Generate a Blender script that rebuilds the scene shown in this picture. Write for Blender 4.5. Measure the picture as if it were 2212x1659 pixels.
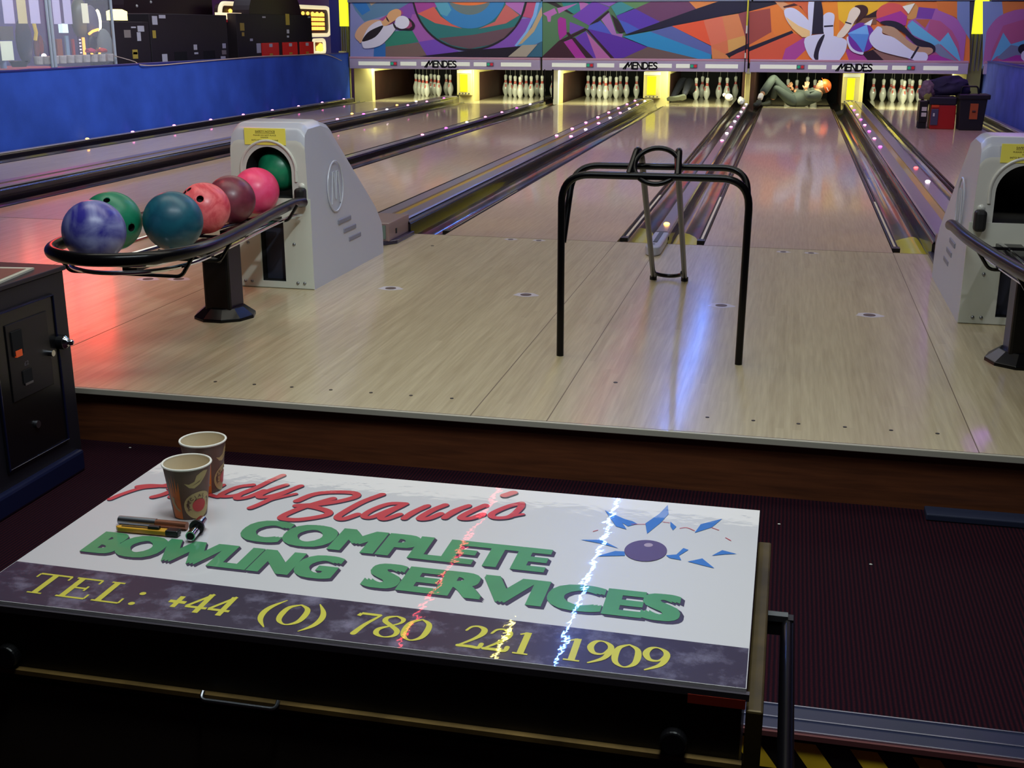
import bpy, bmesh, math, random
from mathutils import Vector, Matrix, Euler
random.seed(7)
PI = math.pi
S = bpy.context.scene
C = S.collection
for o in list(bpy.data.objects): bpy.data.objects.remove(o)

# ------------------------------------------------------------------ camera
FPX = 2572.25
CAM = Vector((0.44643, -7.01984, 1.22153))
_ya, _pi, _ro = -0.22426, 0.29029, 0.00176
FW = Vector((math.sin(_ya)*math.cos(_pi), math.cos(_ya)*math.cos(_pi), -math.sin(_pi)))
_r = Vector((math.cos(_ya), -math.sin(_ya), 0)); _u = _r.cross(FW)
RT = _r*math.cos(_ro) + _u*math.sin(_ro); UP = -_r*math.sin(_ro) + _u*math.cos(_ro)
cd = bpy.data.cameras.new('camera'); cam = bpy.data.objects.new('camera', cd); C.objects.link(cam)
cd.sensor_width = 36; cd.lens = FPX/2212*36; cd.clip_start = .05; cd.clip_end = 200
cam.matrix_world = Matrix(((RT.x, UP.x, -FW.x, CAM.x), (RT.y, UP.y, -FW.y, CAM.y), (RT.z, UP.z, -FW.z, CAM.z), (0, 0, 0, 1)))
S.camera = cam

def at(px, py, X=None, Y=None, Z=None):
    """point of the place seen at a photo pixel on the plane X=, Y= or Z="""
    d = FW + RT*((px-1106)/FPX) - UP*((py-829.5)/FPX)
    if X is not None: t = (X-CAM.x)/d.x
    elif Y is not None: t = (Y-CAM.y)/d.y
    else: t = (Z-CAM.z)/d.z
    return CAM + d*t

# ------------------------------------------------------------------ world, exposure, lights
S.view_settings.view_transform = 'Standard'
try: S.view_settings.look = 'None'
except Exception: pass
S.view_settings.exposure = 0.0
S.view_settings.gamma = 1
S.view_settings.use_curve_mapping = False
S.cycles.use_denoising = True
S.cycles.max_bounces = 8
S.cycles.sample_clamp_indirect = 4
w = bpy.data.worlds.new('world'); S.world = w; w.use_nodes = True
w.node_tree.nodes['Background'].inputs[0].default_value = (.10, .09, .10, 1)
w.node_tree.nodes['Background'].inputs[1].default_value = .4

def area(name, loc, target, sx, sy, power, col, spread=180):
    l = bpy.data.lights.new(name, 'AREA'); l.shape = 'RECTANGLE'; l.size = sx; l.size_y = sy
    l.energy = power; l.color = col; l.spread = math.radians(spread)
    o = bpy.data.objects.new(name, l); C.objects.link(o); o.location = loc
    o.rotation_euler = (Vector(target)-Vector(loc)).to_track_quat('-Z', 'Y').to_euler()
    return o
def spot(name, loc, target, power, col, ang, blend=.5, size=.05):
    l = bpy.data.lights.new(name, 'SPOT'); l.energy = power; l.color = col; l.spot_size = math.radians(ang); l.spot_blend = blend
    l.shadow_soft_size = size
    o = bpy.data.objects.new(name, l); C.objects.link(o); o.location = loc
    o.rotation_euler = (Vector(target)-Vector(loc)).to_track_quat('-Z', 'Y').to_euler()
    return o
area('ceiling_light_approach', (-1.3, -2.4, 3.2), (-1.3, -2.2, 0), 4.2, 1.2, 31, (.98, .94, .80), 150)
area('fill_light_table', (-.2, -4.7, 3.2), (-.6, -3.9, 0), 2.4, .6, 42, (.84, .95, 1), 150)  # fill lamp added to light the hood front and balls
area('fill_light_sign', (.45, -5.9, 3.2), (.25, -5.45, 0), .7, .4, 6.5, (.90, 1, 1), 70)  # unseen lamp added to brighten the sign top
spot('fill_spot_hood_left', (.5, -5.0, 3.15), (-1.95, -1.72, .38), 210, (.84, .97, 1), 20, .4, .06)  # unseen spot added to brighten the left hood
spot('fill_spot_hood_right', (2.3, -5.0, 3.15), (1.5, -1.72, .45), 60, (.9, .88, 1), 22, .4, .06)  # another added spot, no fixture, for the right hood
area('ceiling_light_lane_near', (-1.8, 2.6, 3.2), (-1.8, 2.6, 0), 8.5, 2.5, 130, (1, .96, .80), 150)
area('ceiling_light_lane_far', (-2, 7.6, 3.2), (-2, 7.8, 0), 9.5, 3, 84, (1, .86, .68), 150)
area('ceiling_light_mask', (-2, 10.9, 3.1), (-2, 13.4, 1.0), 10, .5, 74, (.92, 1, .80), 120)
area('ceiling_light_blue_wall', (-5.4, 5.0, 3.1), (-7.1, 5.6, .4), 6, .5, 62, (.8, .9, 1), 120)
area('ceiling_light_arcade', (-9.0, 9.0, 3.1), (-9.0, 9.3, 0), 2.5, 6, 60, (.8, .85, 1), 160)

# ------------------------------------------------------------------ materials
def lin(c):
    return tuple(((x/255)/12.92 if x/255 <= .04045 else ((x/255+.055)/1.055)**2.4) for x in c) + (1,)
_M = {}
def mat(name, rgb, rough=.5, metal=0, coat=0, coat_rough=.05, var=0, vscale=8, emit=0, ecol=None, bump=0, bscale=60, spec=.5, alpha=1, trans=0):
    if name in _M: return _M[name]
    m = bpy.data.materials.new(name); m.use_nodes = True; nt = m.node_tree; b = nt.nodes['Principled BSDF']
    b.inputs['Base Color'].default_value = lin(rgb); b.inputs['Roughness'].default_value = rough
    b.inputs['Metallic'].default_value = metal; b.inputs['Coat Weight'].default_value = coat
    b.inputs['Coat Roughness'].default_value = coat_rough; b.inputs['Specular IOR Level'].default_value = spec
    b.inputs['Transmission Weight'].default_value = trans; b.inputs['Alpha'].default_value = alpha
    if emit:
        b.inputs['Emission Color'].default_value = lin(ecol or rgb); b.inputs['Emission Strength'].default_value = emit
    if var or bump:
        tc = nt.nodes.new('ShaderNodeTexCoord')
    if var:
        n = nt.nodes.new('ShaderNodeTexNoise'); n.inputs['Scale'].default_value = vscale; n.inputs['Detail'].default_value = 6
        nt.links.new(tc.outputs['Object'], n.inputs['Vector'])
        r = nt.nodes.new('ShaderNodeMapRange'); r.inputs[1].default_value = .3; r.inputs[2].default_value = .7
        r.inputs[3].default_value = 1-var; r.inputs[4].default_value = 1+var
        mx = nt.nodes.new('ShaderNodeVectorMath'); mx.operation = 'SCALE'
        mx.inputs[0].default_value = lin(rgb)[:3]
        nt.links.new(n.outputs['Fac'], r.inputs[0]); nt.links.new(r.outputs[0], mx.inputs['Scale'])
        nt.links.new(mx.outputs[0], b.inputs['Base Color'])
    if bump:
        n2 = nt.nodes.new('ShaderNodeTexNoise'); n2.inputs['Scale'].default_value = bscale
        nt.links.new(tc.outputs['Object'], n2.inputs['Vector'])
        bp = nt.nodes.new('ShaderNodeBump'); bp.inputs['Strength'].default_value = bump; bp.inputs['Distance'].default_value = .002
        nt.links.new(n2.outputs['Fac'], bp.inputs['Height']); nt.links.new(bp.outputs[0], b.inputs['Normal'])
    _M[name] = m; return m

def wood(name, a, b_, strip=.0273, rough=.3, coat=.6, coat_rough=.1, spread=1.0, grain=(26, 1.2, 26)):
    m = bpy.data.materials.new(name); m.use_nodes = True; nt = m.node_tree; N = nt.nodes; L = nt.links; b = N['Principled BSDF']
    tc = N.new('ShaderNodeTexCoord'); sp = N.new('ShaderNodeSeparateXYZ'); L.new(tc.outputs['Object'], sp.inputs[0])
    d = N.new('ShaderNodeMath'); d.operation = 'DIVIDE'; d.inputs[1].default_value = strip; L.new(sp.outputs['X'], d.inputs[0])
    f = N.new('ShaderNodeMath'); f.operation = 'FLOOR'; L.new(d.outputs[0], f.inputs[0])
    y = N.new('ShaderNodeMath'); y.operation = 'MULTIPLY'; y.inputs[1].default_value = .55; L.new(sp.outputs['Y'], y.inputs[0])
    wn0 = N.new('ShaderNodeTexWhiteNoise'); wn0.noise_dimensions = '1D'; L.new(f.outputs[0], wn0.inputs['W'])
    ya = N.new('ShaderNodeMath'); ya.operation = 'ADD'; L.new(y.outputs[0], ya.inputs[0]); L.new(wn0.outputs['Value'], ya.inputs[1])
    yf = N.new('ShaderNodeMath'); yf.operation = 'FLOOR'; L.new(ya.outputs[0], yf.inputs[0])
    cb = N.new('ShaderNodeCombineXYZ'); L.new(f.outputs[0], cb.inputs[0]); L.new(yf.outputs[0], cb.inputs[1])
    wn = N.new('ShaderNodeTexWhiteNoise'); wn.noise_dimensions = '3D'; L.new(cb.outputs[0], wn.inputs['Vector'])
    mp = N.new('ShaderNodeMapping'); mp.inputs['Scale'].default_value = grain; L.new(tc.outputs['Object'], mp.inputs[0])
    nz = N.new('ShaderNodeTexNoise'); nz.inputs['Scale'].default_value = 3; nz.inputs['Detail'].default_value = 5; L.new(mp.outputs[0], nz.inputs['Vector'])
    mx = N.new('ShaderNodeMath'); mx.operation = 'MULTIPLY_ADD'; mx.inputs[1].default_value = .22*spread; L.new(wn.outputs['Value'], mx.inputs[0])
    L.new(nz.outputs['Fac'], mx.inputs[2])
    cr = N.new('ShaderNodeValToRGB'); cr.color_ramp.elements[0].position = .35; cr.color_ramp.elements[1].position = 1.0
    cr.color_ramp.elements[0].color = lin(a); cr.color_ramp.elements[1].color = lin(b_)
    L.new(mx.outputs[0], cr.inputs[0]); L.new(cr.outputs[0], b.inputs['Base Color'])
    b.inputs['Roughness'].default_value = rough; b.inputs['Coat Weight'].default_value = coat; b.inputs['Coat Roughness'].default_value = coat_rough
    _M[name] = m; return m

M_app = wood('approach_maple', (180, 162, 126), (216, 201, 164), rough=.34, coat=.6, coat_rough=.14)
M_lane = wood('lane_maple', (176, 150, 128), (206, 184, 160), rough=.35, coat=.5, coat_rough=.07, spread=.5)
M_deck = wood('deck_maple', (226, 208, 160), (240, 226, 180), rough=.25, coat=1, coat_rough=.05, spread=.3)
M_riser = wood('riser_wood', (88, 48, 28), (132, 74, 42), strip=3, rough=.5, coat=0, grain=(1.5, 10, 22))

def carpet():
    m = bpy.data.materials.new('ribbed_carpet'); m.use_nodes = True; nt = m.node_tree; N = nt.nodes; L = nt.links; b = N['Principled BSDF']
    tc = N.new('ShaderNodeTexCoord'); wv = N.new('ShaderNodeTexWave'); wv.wave_type = 'BANDS'; wv.bands_direction = 'X'
    wv.inputs['Scale'].default_value = 28; wv.inputs['Distortion'].default_value = .6; wv.inputs['Detail'].default_value = 2
    L.new(tc.outputs['Object'], wv.inputs['Vector'])
    nz = N.new('ShaderNodeTexNoise'); nz.inputs['Scale'].default_value = 220; L.new(tc.outputs['Object'], nz.inputs['Vector'])
    ml = N.new('ShaderNodeMath'); ml.operation = 'MULTIPLY'; L.new(wv.outputs['Fac'], ml.inputs[0]); L.new(nz.outputs['Fac'], ml.inputs[1])
    cr = N.new('ShaderNodeValToRGB'); cr.color_ramp.elements[0].color = lin((16, 8, 20)); cr.color_ramp.elements[1].color = lin((58, 16, 26))
    cr.color_ramp.elements[1].position = .7
    L.new(ml.outputs[0], cr.inputs[0]); L.new(cr.outputs[0], b.inputs['Base Color']); b.inputs['Roughness'].default_value = .95
    b.inputs['Specular IOR Level'].default_value = .1
    bp = N.new('ShaderNodeBump'); bp.inputs['Strength'].default_value = .6; bp.inputs['Distance'].default_value = .003
    L.new(wv.outputs['Fac'], bp.inputs['Height']); L.new(bp.outputs[0], b.inputs['Normal'])
    return m
M_carpet = carpet()

def gutter_mat():  # coloured blobs are reflections painted into the gutter colour
    m = bpy.data.materials.new('gutter_reflection'); m.use_nodes = True; nt = m.node_tree; N = nt.nodes; L = nt.links; b = N['Principled BSDF']
    tc = N.new('ShaderNodeTexCoord'); mp = N.new('ShaderNodeMapping'); mp.inputs['Scale'].default_value = (5, .9, 3)
    mp.inputs['Location'].default_value = (1.3, .2, 0)
    L.new(tc.outputs['Object'], mp.inputs[0])
    nz = N.new('ShaderNodeTexNoise'); nz.inputs['Scale'].default_value = 1.3; nz.inputs['Detail'].default_value = 2; L.new(mp.outputs[0], nz.inputs['Vector'])
    cr = N.new('ShaderNodeValToRGB'); e = cr.color_ramp; e.interpolation = 'EASE'
    e.elements[0].position = 0; e.elements[0].color = lin((54, 50, 54)); e.elements[1].position = .36; e.elements[1].color = lin((112, 60, 62))
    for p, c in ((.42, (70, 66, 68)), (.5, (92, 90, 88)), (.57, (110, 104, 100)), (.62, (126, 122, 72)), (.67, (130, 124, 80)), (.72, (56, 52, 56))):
        x = e.elements.new(p); x.color = lin(c)
    L.new(nz.outputs['Fac'], cr.inputs[0]); L.new(cr.outputs[0], b.inputs['Base Color'])
    b.inputs['Roughness'].default_value = .3; b.inputs['Coat Weight'].default_value = 1; b.inputs['Coat Roughness'].default_value = .08
    b.inputs['Metallic'].default_value = .35
    return m
M_gutter = gutter_mat()

M_black = mat('black_plastic', (16, 15, 18), .4)
M_bsteel = mat('black_enamel', (8, 7, 10), .35, coat=.25, coat_rough=.12, spec=.15)
M_rubber = mat('black_rubber', (12, 12, 13), .6)
M_chrome = mat('chrome', (220, 222, 228), .12, metal=1)
M_steel = mat('dull_steel', (150, 152, 158), .35, metal=1)
M_cap = mat('divider_grey', (130, 122, 134), .3, coat=.5, coat_rough=.15)
M_gold = mat('gold_groove', (176, 142, 36), .35, coat=.5)
M_side = mat('divider_black', (20, 14, 22), .25, coat=.6)
M_hood = mat('hood_plastic', (186, 188, 200), .35, coat=.3, coat_rough=.2, bump=.08, bscale=300)
M_hoodf = mat('hood_front_plastic', (206, 204, 196), .4, coat=.2, bump=.08, bscale=300)
M_dark = mat('dark_interior', (10, 10, 12), .8)
M_slot = mat('slot_grey', (44, 46, 62), .6)
M_bolt = mat('bolt_white', (215, 215, 205), .3, coat=.5)
M_yellow = mat('yellow_notice', (246, 232, 96), .5)
M_ink = mat('ink_brown', (110, 90, 40), .6)
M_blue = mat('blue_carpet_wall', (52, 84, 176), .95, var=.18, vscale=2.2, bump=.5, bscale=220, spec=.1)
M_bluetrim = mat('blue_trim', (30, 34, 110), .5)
M_cream = mat('cream_paint', (214, 200, 126), .5)
M_curtain = mat('black_curtain', (14, 14, 15), .9)
M_brown = mat('kickback_brown', (64, 34, 24), .6, var=.25, vscale=6)
M_pin = mat('pin_white', (236, 238, 226), .25, coat=.8, coat_rough=.1)
M_red = mat('pin_red', (226, 60, 40), .35, coat=.5)
M_cord = mat('cord_grey', (150, 150, 140), .7)

# ------------------------------------------------------------------ mesh helpers
def addmesh(name, me, m, parent=None, smooth=False):
    for x in (m if isinstance(m, (list, tuple)) else [m]): me.materials.append(x)
    if smooth:
        for p in me.polygons: p.use_smooth = True
        try: me.set_sharp_from_angle(angle=math.radians(38))
        except Exception: pass
    o = bpy.data.objects.new(name, me); C.objects.link(o)
    if parent is not None: o.parent = parent
    return o
class BM:
    """collects simple shapes into one mesh"""
    def __init__(s): s.v = []; s.f = []; s.mi = []
    def add(s, vs, fs, mi=0):
        n = len(s.v); s.v += [tuple(v) for v in vs]; s.f += [tuple(i+n for i in f) for f in fs]; s.mi += [mi]*len(fs); return s
    def box(s, x0, x1, y0, y1, z0, z1, mi=0):
        return s.add([(x0,y0,z0),(x1,y0,z0),(x1,y1,z0),(x0,y1,z0),(x0,y0,z1),(x1,y0,z1),(x1,y1,z1),(x0,y1,z1)],
                     [(0,3,2,1),(4,5,6,7),(0,1,5,4),(1,2,6,5),(2,3,7,6),(3,0,4,7)], mi)
    def prism(s, poly, axis, a, b, mi=0):
        """poly of 2D points extruded along axis from a to b"""
        def P(p, t):
            return {'x': (t, p[0], p[1]), 'y': (p[0], t, p[1]), 'z': (p[0], p[1], t)}[axis]
        n = len(poly); vs = [P(p, a) for p in poly]+[P(p, b) for p in poly]
        fs = [tuple(range(n-1, -1, -1)), tuple(range(n, 2*n))]+[(i, (i+1) % n, (i+1) % n+n, i+n) for i in range(n)]
        return s.add(vs, fs, mi)
    def cyl(s, c, axis, r, h0, h1, n=24, r2=None, mi=0):
        r2 = r if r2 is None else r2; vs = []
        for (t, rr) in ((h0, r), (h1, r2)):
            for i in range(n):
                a = 2*PI*i/n; u, v = rr*math.cos(a), rr*math.sin(a)
                vs.append({'z': (c[0]+u, c[1]+v, t), 'y': (c[0]+u, t, c[1]+v), 'x': (t, c[0]+u, c[1]+v)}[axis])
        fs = [tuple(range(n-1, -1, -1)), tuple(range(n, 2*n))]+[(i, (i+1) % n, (i+1) % n+n, i+n) for i in range(n)]
        return s.add(vs, fs, mi)
    def tube(s, pts, r, n=12, closed=False, mi=0, caps=True):
        pts = [Vector(p) for p in pts]; N = len(pts); vs = []; rr = r if callable(r) else (lambda t: r)
        tg = []
        for i in range(N):
            a = pts[(i-1) % N] if (closed or i) else pts[0]; b = pts[(i+1) % N] if (closed or i < N-1) else pts[-1]
            tg.append((b-a).normalized())
        u = tg[0].orthogonal().normalized()
        for i in range(N):
            u = (u-tg[i]*u.dot(tg[i])).normalized(); w_ = tg[i].cross(u)
            for k in range(n):
                a = 2*PI*k/n; vs.append(pts[i]+(u*math.cos(a)+w_*math.sin(a))*rr(i/(N-1)))
        fs = []
        for i in range(N if closed else N-1):
            j = (i+1) % N
            off = 0
            if closed and i == N-1:
                d = [(vs[i*n]-vs[k]).length for k in range(n)]; off = d.index(min(d))
            for k in range(n): fs.append((i*n+k, i*n+(k+1) % n, j*n+(k+1+off) % n, j*n+(k+off) % n))
        if not closed and caps: fs += [tuple(range(n-1, -1, -1)), tuple((N-1)*n+k for k in range(n))]
        return s.add(vs, fs, mi)
    def lathe(s, prof, c=(0, 0, 0), n=32, mi=0, a0=0, a1=2*PI):
        vs = []; full = abs(a1-a0-2*PI) < 1e-6; m = n if full else n+1
        for (r, z) in prof:
            for k in range(m):
                a = a0+(a1-a0)*k/n; vs.append((c[0]+r*math.cos(a), c[1]+r*math.sin(a), c[2]+z))
        fs = []
        for i in range(len(prof)-1):
            for k in range(n): fs.append((i*m+k, i*m+(k+1) % m, (i+1)*m+(k+1) % m, (i+1)*m+k))
        return s.add(vs, fs, mi)
    def face(s, pts, mi=0): return s.add(pts, [tuple(range(len(pts)))], mi)
    def flat(s, pts):
        """horizontal polygon facing up, each a hair above the last so overlaps never share a plane"""
        a = sum(p[0]*q[1]-q[0]*p[1] for p, q in zip(pts, pts[1:]+pts[:1])); k = len(s.f)*1.5e-6
        if a < 0: pts = pts[::-1]
        return s.add([(p[0], p[1], p[2]+k) for p in pts], [tuple(range(len(pts)))])
    def flats(s, V, F):
        for f in F:
            p = [V[i] for i in f]; a = sum(q[0]*r[1]-r[0]*q[1] for q, r in zip(p, p[1:]+p[:1]))
            s.add(p if a > 0 else p[::-1], [tuple(range(len(p)))])
        return s
    def sphere(s, c, r, n=24, mi=0, sc=(1, 1, 1)):
        prof = [(r*math.sin(PI*i/(n//2)), -r*math.cos(PI*i/(n//2))) for i in range(n//2+1)]
        b = BM().lathe(prof, n=n); 
        return s.add([(c[0]+v[0]*sc[0], c[1]+v[1]*sc[1], c[2]+v[2]*sc[2]) for v in b.v], b.f, mi)
    def xf(s, M_): s.v = [tuple(M_ @ Vector(v)) for v in s.v]; return s
    def mesh(s, name='m', merge=True, recalc=True):
        bm = bmesh.new(); vs = [bm.verts.new(v) for v in s.v]
        for f, mi in zip(s.f, s.mi):
            try: fc = bm.faces.new([vs[i] for i in f]); fc.material_index = mi
            except ValueError: pass
        if merge: bmesh.ops.remove_doubles(bm, verts=bm.verts, dist=1e-5)
        if recalc: bmesh.ops.recalc_face_normals(bm, faces=bm.faces)
        me = bpy.data.meshes.new(name); bm.to_mesh(me); bm.free(); return me
    def build(s, name, m, parent=None, smooth=False, bevel=0, seg=2, merge=True, recalc=True, origin=None):
        if origin is not None: s.v = [(v[0]-origin[0], v[1]-origin[1], v[2]-origin[2]) for v in s.v]
        o = addmesh(name, s.mesh(name, merge, recalc), m, parent, smooth)
        if origin is not None: o.location = origin
        if bevel:
            b = o.modifiers.new('bevel', 'BEVEL'); b.width = bevel; b.segments = seg; b.limit_method = 'ANGLE'
        return o
def smooth_path(pts, n=8, closed=False):
    pts = [Vector(p) for p in pts]; N = len(pts); out = []
    for i in range(N if closed else N-1):
        p0 = pts[(i-1) % N] if (closed or i) else pts[0]; p1 = pts[i]; p2 = pts[(i+1) % N]
        p3 = pts[(i+2) % N] if (closed or i < N-2) else pts[-1]
        for k in range(n):
            t = k/n
            out.append(.5*((2*p1)+(p2-p0)*t+(2*p0-5*p1+4*p2-p3)*t*t+(3*p1-p0-3*p2+p3)*t**3))
    if not closed: out.append(pts[-1])
    return out
def fillet(pts, rad, n=8):
    pts = [Vector(p) for p in pts]; out = [pts[0]]
    for i in range(1, len(pts)-1):
        a, b, c = pts[i-1], pts[i], pts[i+1]; r = rad[i-1] if isinstance(rad, (list, tuple)) else rad
        p = b+(a-b).normalized()*r; q = b+(c-b).normalized()*r
        for k in range(n+1):
            t = k/n; out.append(p*(1-t)**2+b*2*t*(1-t)+q*t*t)
    out.append(pts[-1]); return out
def tag(o, label=None, cat=None, group=None, kind=None):
    if label: o['label'] = label
    if cat: o['category'] = cat
    if group: o['group'] = group
    if kind: o['kind'] = kind
    return o
def empty(name, loc, label, cat, group=None, rz=0):
    o = bpy.data.objects.new(name, None); C.objects.link(o); o.location = loc; o.rotation_euler = (0, 0, rz); o.empty_display_size = .1
    return tag(o, label, cat, group)
def kids(o): return [c for c in bpy.data.objects if c.parent == o]
def copy_tree(o, parent=None):
    c = o.copy(); C.objects.link(c); c.parent = parent
    for ch in kids(o): copy_tree(ch, c)
    return c
def struct(o): o['kind'] = 'structure'; return o

def text_mesh(s, size=1, offset=0, extrude=0, align='LEFT'):
    cu = bpy.data.curves.new('t', 'FONT'); cu.body = s; cu.size = size; cu.offset = offset; cu.extrude = extrude; cu.align_x = align
    cu.resolution_u = 4
    o = bpy.data.objects.new('t', cu); C.objects.link(o)
    dg = bpy.context.evaluated_depsgraph_get(); me = bpy.data.meshes.new_from_object(o.evaluated_get(dg))
    bpy.data.objects.remove(o); bpy.data.curves.remove(cu)
    me.materials.clear(); return me
def fit_text(s, x0, x1, y0, y1, offset=0):
    """flat text mesh scaled into the rectangle; returns list of verts2d, faces"""
    me = text_mesh(s, 1, offset)
    xs = [v.co.x for v in me.vertices]; ys = [v.co.y for v in me.vertices]
    a, b, c, d = min(xs), max(xs), min(ys), max(ys)
    V = [(x0+(v.co.x-a)/(b-a)*(x1-x0), y0+(v.co.y-c)/(d-c)*(y1-y0)) for v in me.vertices]
    F = [tuple(p.vertices) for p in me.polygons]; bpy.data.meshes.remove(me)
    return V, F
def stroke2(pts, w, n=6, smoothn=5, taper=False):
    """flat stroke along 2D points; width w (number or per-point list); returns polygons as lists of 2D points"""
    P = smooth_path([(p[0], p[1], (w[i] if isinstance(w, (list, tuple)) else w)) for i, p in enumerate(pts)], smoothn) if len(pts) > 2 else [Vector((p[0], p[1], (w[i] if isinstance(w, (list, tuple)) else w))) for i, p in enumerate(pts)]
    L = []; R = []
    for i, p in enumerate(P):
        a = P[max(0, i-1)]; b = P[min(len(P)-1, i+1)]; d = Vector((b.x-a.x, b.y-a.y, 0))
        if d.length < 1e-9: d = Vector((1, 0, 0))
        d.normalize(); nrm = Vector((-d.y, d.x, 0))*(p.z/2)
        L.append((p.x+nrm.x, p.y+nrm.y)); R.append((p.x-nrm.x, p.y-nrm.y))
    quads = [[L[i], L[i+1], R[i+1], R[i]] for i in range(len(P)-1)]
    for p, k in ((P[0], 0), (P[-1], 1)):
        quads.append([(p.x+p.z/2*math.cos(2*PI*j/10), p.y+p.z/2*math.sin(2*PI*j/10)) for j in range(10)])
    return quads

# ------------------------------------------------------------------ dimensions
W = 1.0668; G1 = .516; G2 = .712
LX = {5: 0.0}                                    # left edge of each lane
LX[6] = W+G2; LX[4] = -G1-W; LX[3] = LX[4]-G2-W; LX[2] = LX[3]-G1-W; LX[1] = LX[2]-G2-W
YD, YH, YM = 13.03, 14.9, 13.2                    # pin deck start, head pin, masking plane
CZ = -.2                                          # carpet
ORD = {1: 'first', 2: 'second', 3: 'third', 4: 'fourth', 5: 'fifth', 6: 'sixth'}

# ------------------------------------------------------------------ room shell
struct(BM().box(-12, 9, -4.64, -3.36, CZ-.2, CZ).build('floor', M_carpet))
o = BM().box(-12, 9, -10, -4.64, -.6, -.4).build('floor', M_carpet); struct(o)
struct(BM().box(-12, -7.2, -3.42, 17, -.2, -.12).build('floor', mat('arcade_carpet', (40, 30, 60), .9)))
struct(BM().box(3.52, 9, 0, 17, -.25, -.12).build('floor', mat('arcade_carpet', (40, 30, 60), .9)))
M_ceil = mat('ceiling_dark', (30, 28, 36), .8)
struct(BM().box(-12, 9, -10, 17, 3.36, 3.5).build('ceiling', M_ceil))
struct(BM().box(-12.2, -12, -10, 17, -.6, 3.5).build('wall_left', mat('arcade_wall', (120, 130, 200), .8)))
struct(BM().box(9, 9.2, -10, 17, -.6, 3.5).build('wall_right', mat('far_wall', (70, 74, 130), .8)))
struct(BM().box(-12, 9, 16.6, 16.8, -.6, 3.5).build('wall_back', M_curtain))
struct(BM().box(-12, 9, -10.2, -10, -.6, 3.5).build('wall_front', mat('wall_rear_dark', (30, 28, 40), .8)))
struct(BM().box(-7.06, 3.18, 13.26, 13.36, 1.72, 3.36).build('wall_bulkhead', mat('bulkhead', (30, 28, 40), .8)))
# approach slab and its riser
struct(BM().box(-7.2, 3.52, -3.42, 0, -.022, 0).build('approach_floor', M_app))
struct(BM().box(-7.2, 3.52, -3.412, 0, CZ, -.023).build('step_riser', M_riser))
mm = mat('edge_trim', (196, 188, 170), .4, coat=.3)
struct(BM().box(-7.2, 3.52, -3.434, -3.421, -.020, .001).build('trim_1', mm, bevel=.002))
struct(BM().box(-7.2, 3.52, -3.4215, -3.4185, 0, .0006).build('trim_2', mat('joint_line', (60, 44, 34), .7)))
# approach joints, foul line and dots
jl = mat('joint_line2', (110, 92, 74), .6)
b = BM()
for x in (-.516-.0, .0-.26, -3.362, -2.295+.0, 1.0668, 1.779): b.box(x-.0015, x+.0015, -3.42, 0, 0, .0006)
b.box(-7.2, 3.5, -.003, .003, 0, .0006)
struct(b.build('trim_3', jl))
M_dot = mat('dot_brown', (84, 62, 58), .5, coat=.4); M_dotw = mat('dot_worn', (206, 200, 206), .4, coat=.4); M_dotk = mat('dot_black', (40, 34, 34), .5)
def disc(bm, c, r, z, n=20, mi=0, sx=1, sy=1): bm.face([(c[0]+r*sx*math.cos(2*PI*i/n), c[1]+r*sy*math.sin(2*PI*i/n), z) for i in range(n)], mi)
def approach_dot(c, r, rw, near, sx=1.0):
    b = BM()
    b.cyl(c, 'z', r, -.001, .0012, n=20)
    lab = near
    o = BM().cyl((0, 0), 'z', r, 0, .0014, n=20).build('approach_dot', M_dot); o.location = (c[0], c[1], 0)
    tag(o, lab, 'floor marker')
    if rw:
        q = BM(); ring = [(rw*sx*(1.0+.25*(i % 3 == 0))*math.cos(2*PI*i/16), rw*math.sin(2*PI*i/16), .0006) for i in range(16)]
        q.face(ring); q.build('worn_ring', M_dotw, o)
for c, lab in (((-2.673, -1.644), 'brown floor dot with red light on it, left of the ball rack pedestal'),
               ((-2.522, -1.608), 'brown floor dot ringed in white, just left of the ball rack pedestal'),
               ((-1.406, -1.574), 'brown floor dot with white worn ring, right of the left ball return'),
               ((-.73, -1.566), 'brown floor dot with white worn ring, left of the black ramp'),
               ((.194, -1.583), 'brown floor dot in a diamond shaped worn patch, right of the ramp foot'),
               ((.848, -1.627), 'brown floor dot with white ring, nearest to the right ball return')):
    approach_dot(c, .027, .046, lab, 1.15)
for c, lab in (((-1.151, -.06), 'small floor dot by the foul line, left one ahead of the fourth lane'),
               ((-.978, -.06), 'small floor dot by the foul line, right one ahead of the fourth lane'),
               ((.458, -.11), 'small floor dot by the foul line, left one ahead of the fifth lane'),
               ((.613, -.11), 'small floor dot by the foul line, right one ahead of the fifth lane')):
    approach_dot(c, .017, .03, lab, 1.2)
NTH = ('first', 'second', 'third', 'fourth', 'fifth', 'sixth', 'seventh', 'eighth', 'ninth', 'tenth')
for i_, x in enumerate((-1.509, -1.358, -1.215, -1.068, -.919, -.773, -.626)):
    o = BM().cyl((0, 0), 'z', .0065, 0, .0012, n=12).build('marker_stud', M_dotk); o.location = (x, -3.25, 0)
    tag(o, 'tiny black marker dot, %s from the left in the left row by the step edge' % NTH[i_], 'floor marker', 'black marker dots, left row by the step')
for i_, x in enumerate((.246, .394, .537, .682, .824, .964)):
    o = BM().cyl((0, 0), 'z', .0065, 0, .0012, n=12).build('marker_stud', M_dotk); o.location = (x, -3.26, 0)
    tag(o, 'tiny black marker dot, %s from the left in the right row by the step edge' % NTH[i_], 'floor marker', 'black marker dots, right row by the step')
o = BM().cyl((0, 0), 'z', .008, 0, .0012, n=12).build('marker_stud', M_dotk); o.location = (-.104, -2.93, 0)
tag(o, 'lone black dot on the floor between the legs of the black ramp', 'floor marker')
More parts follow.
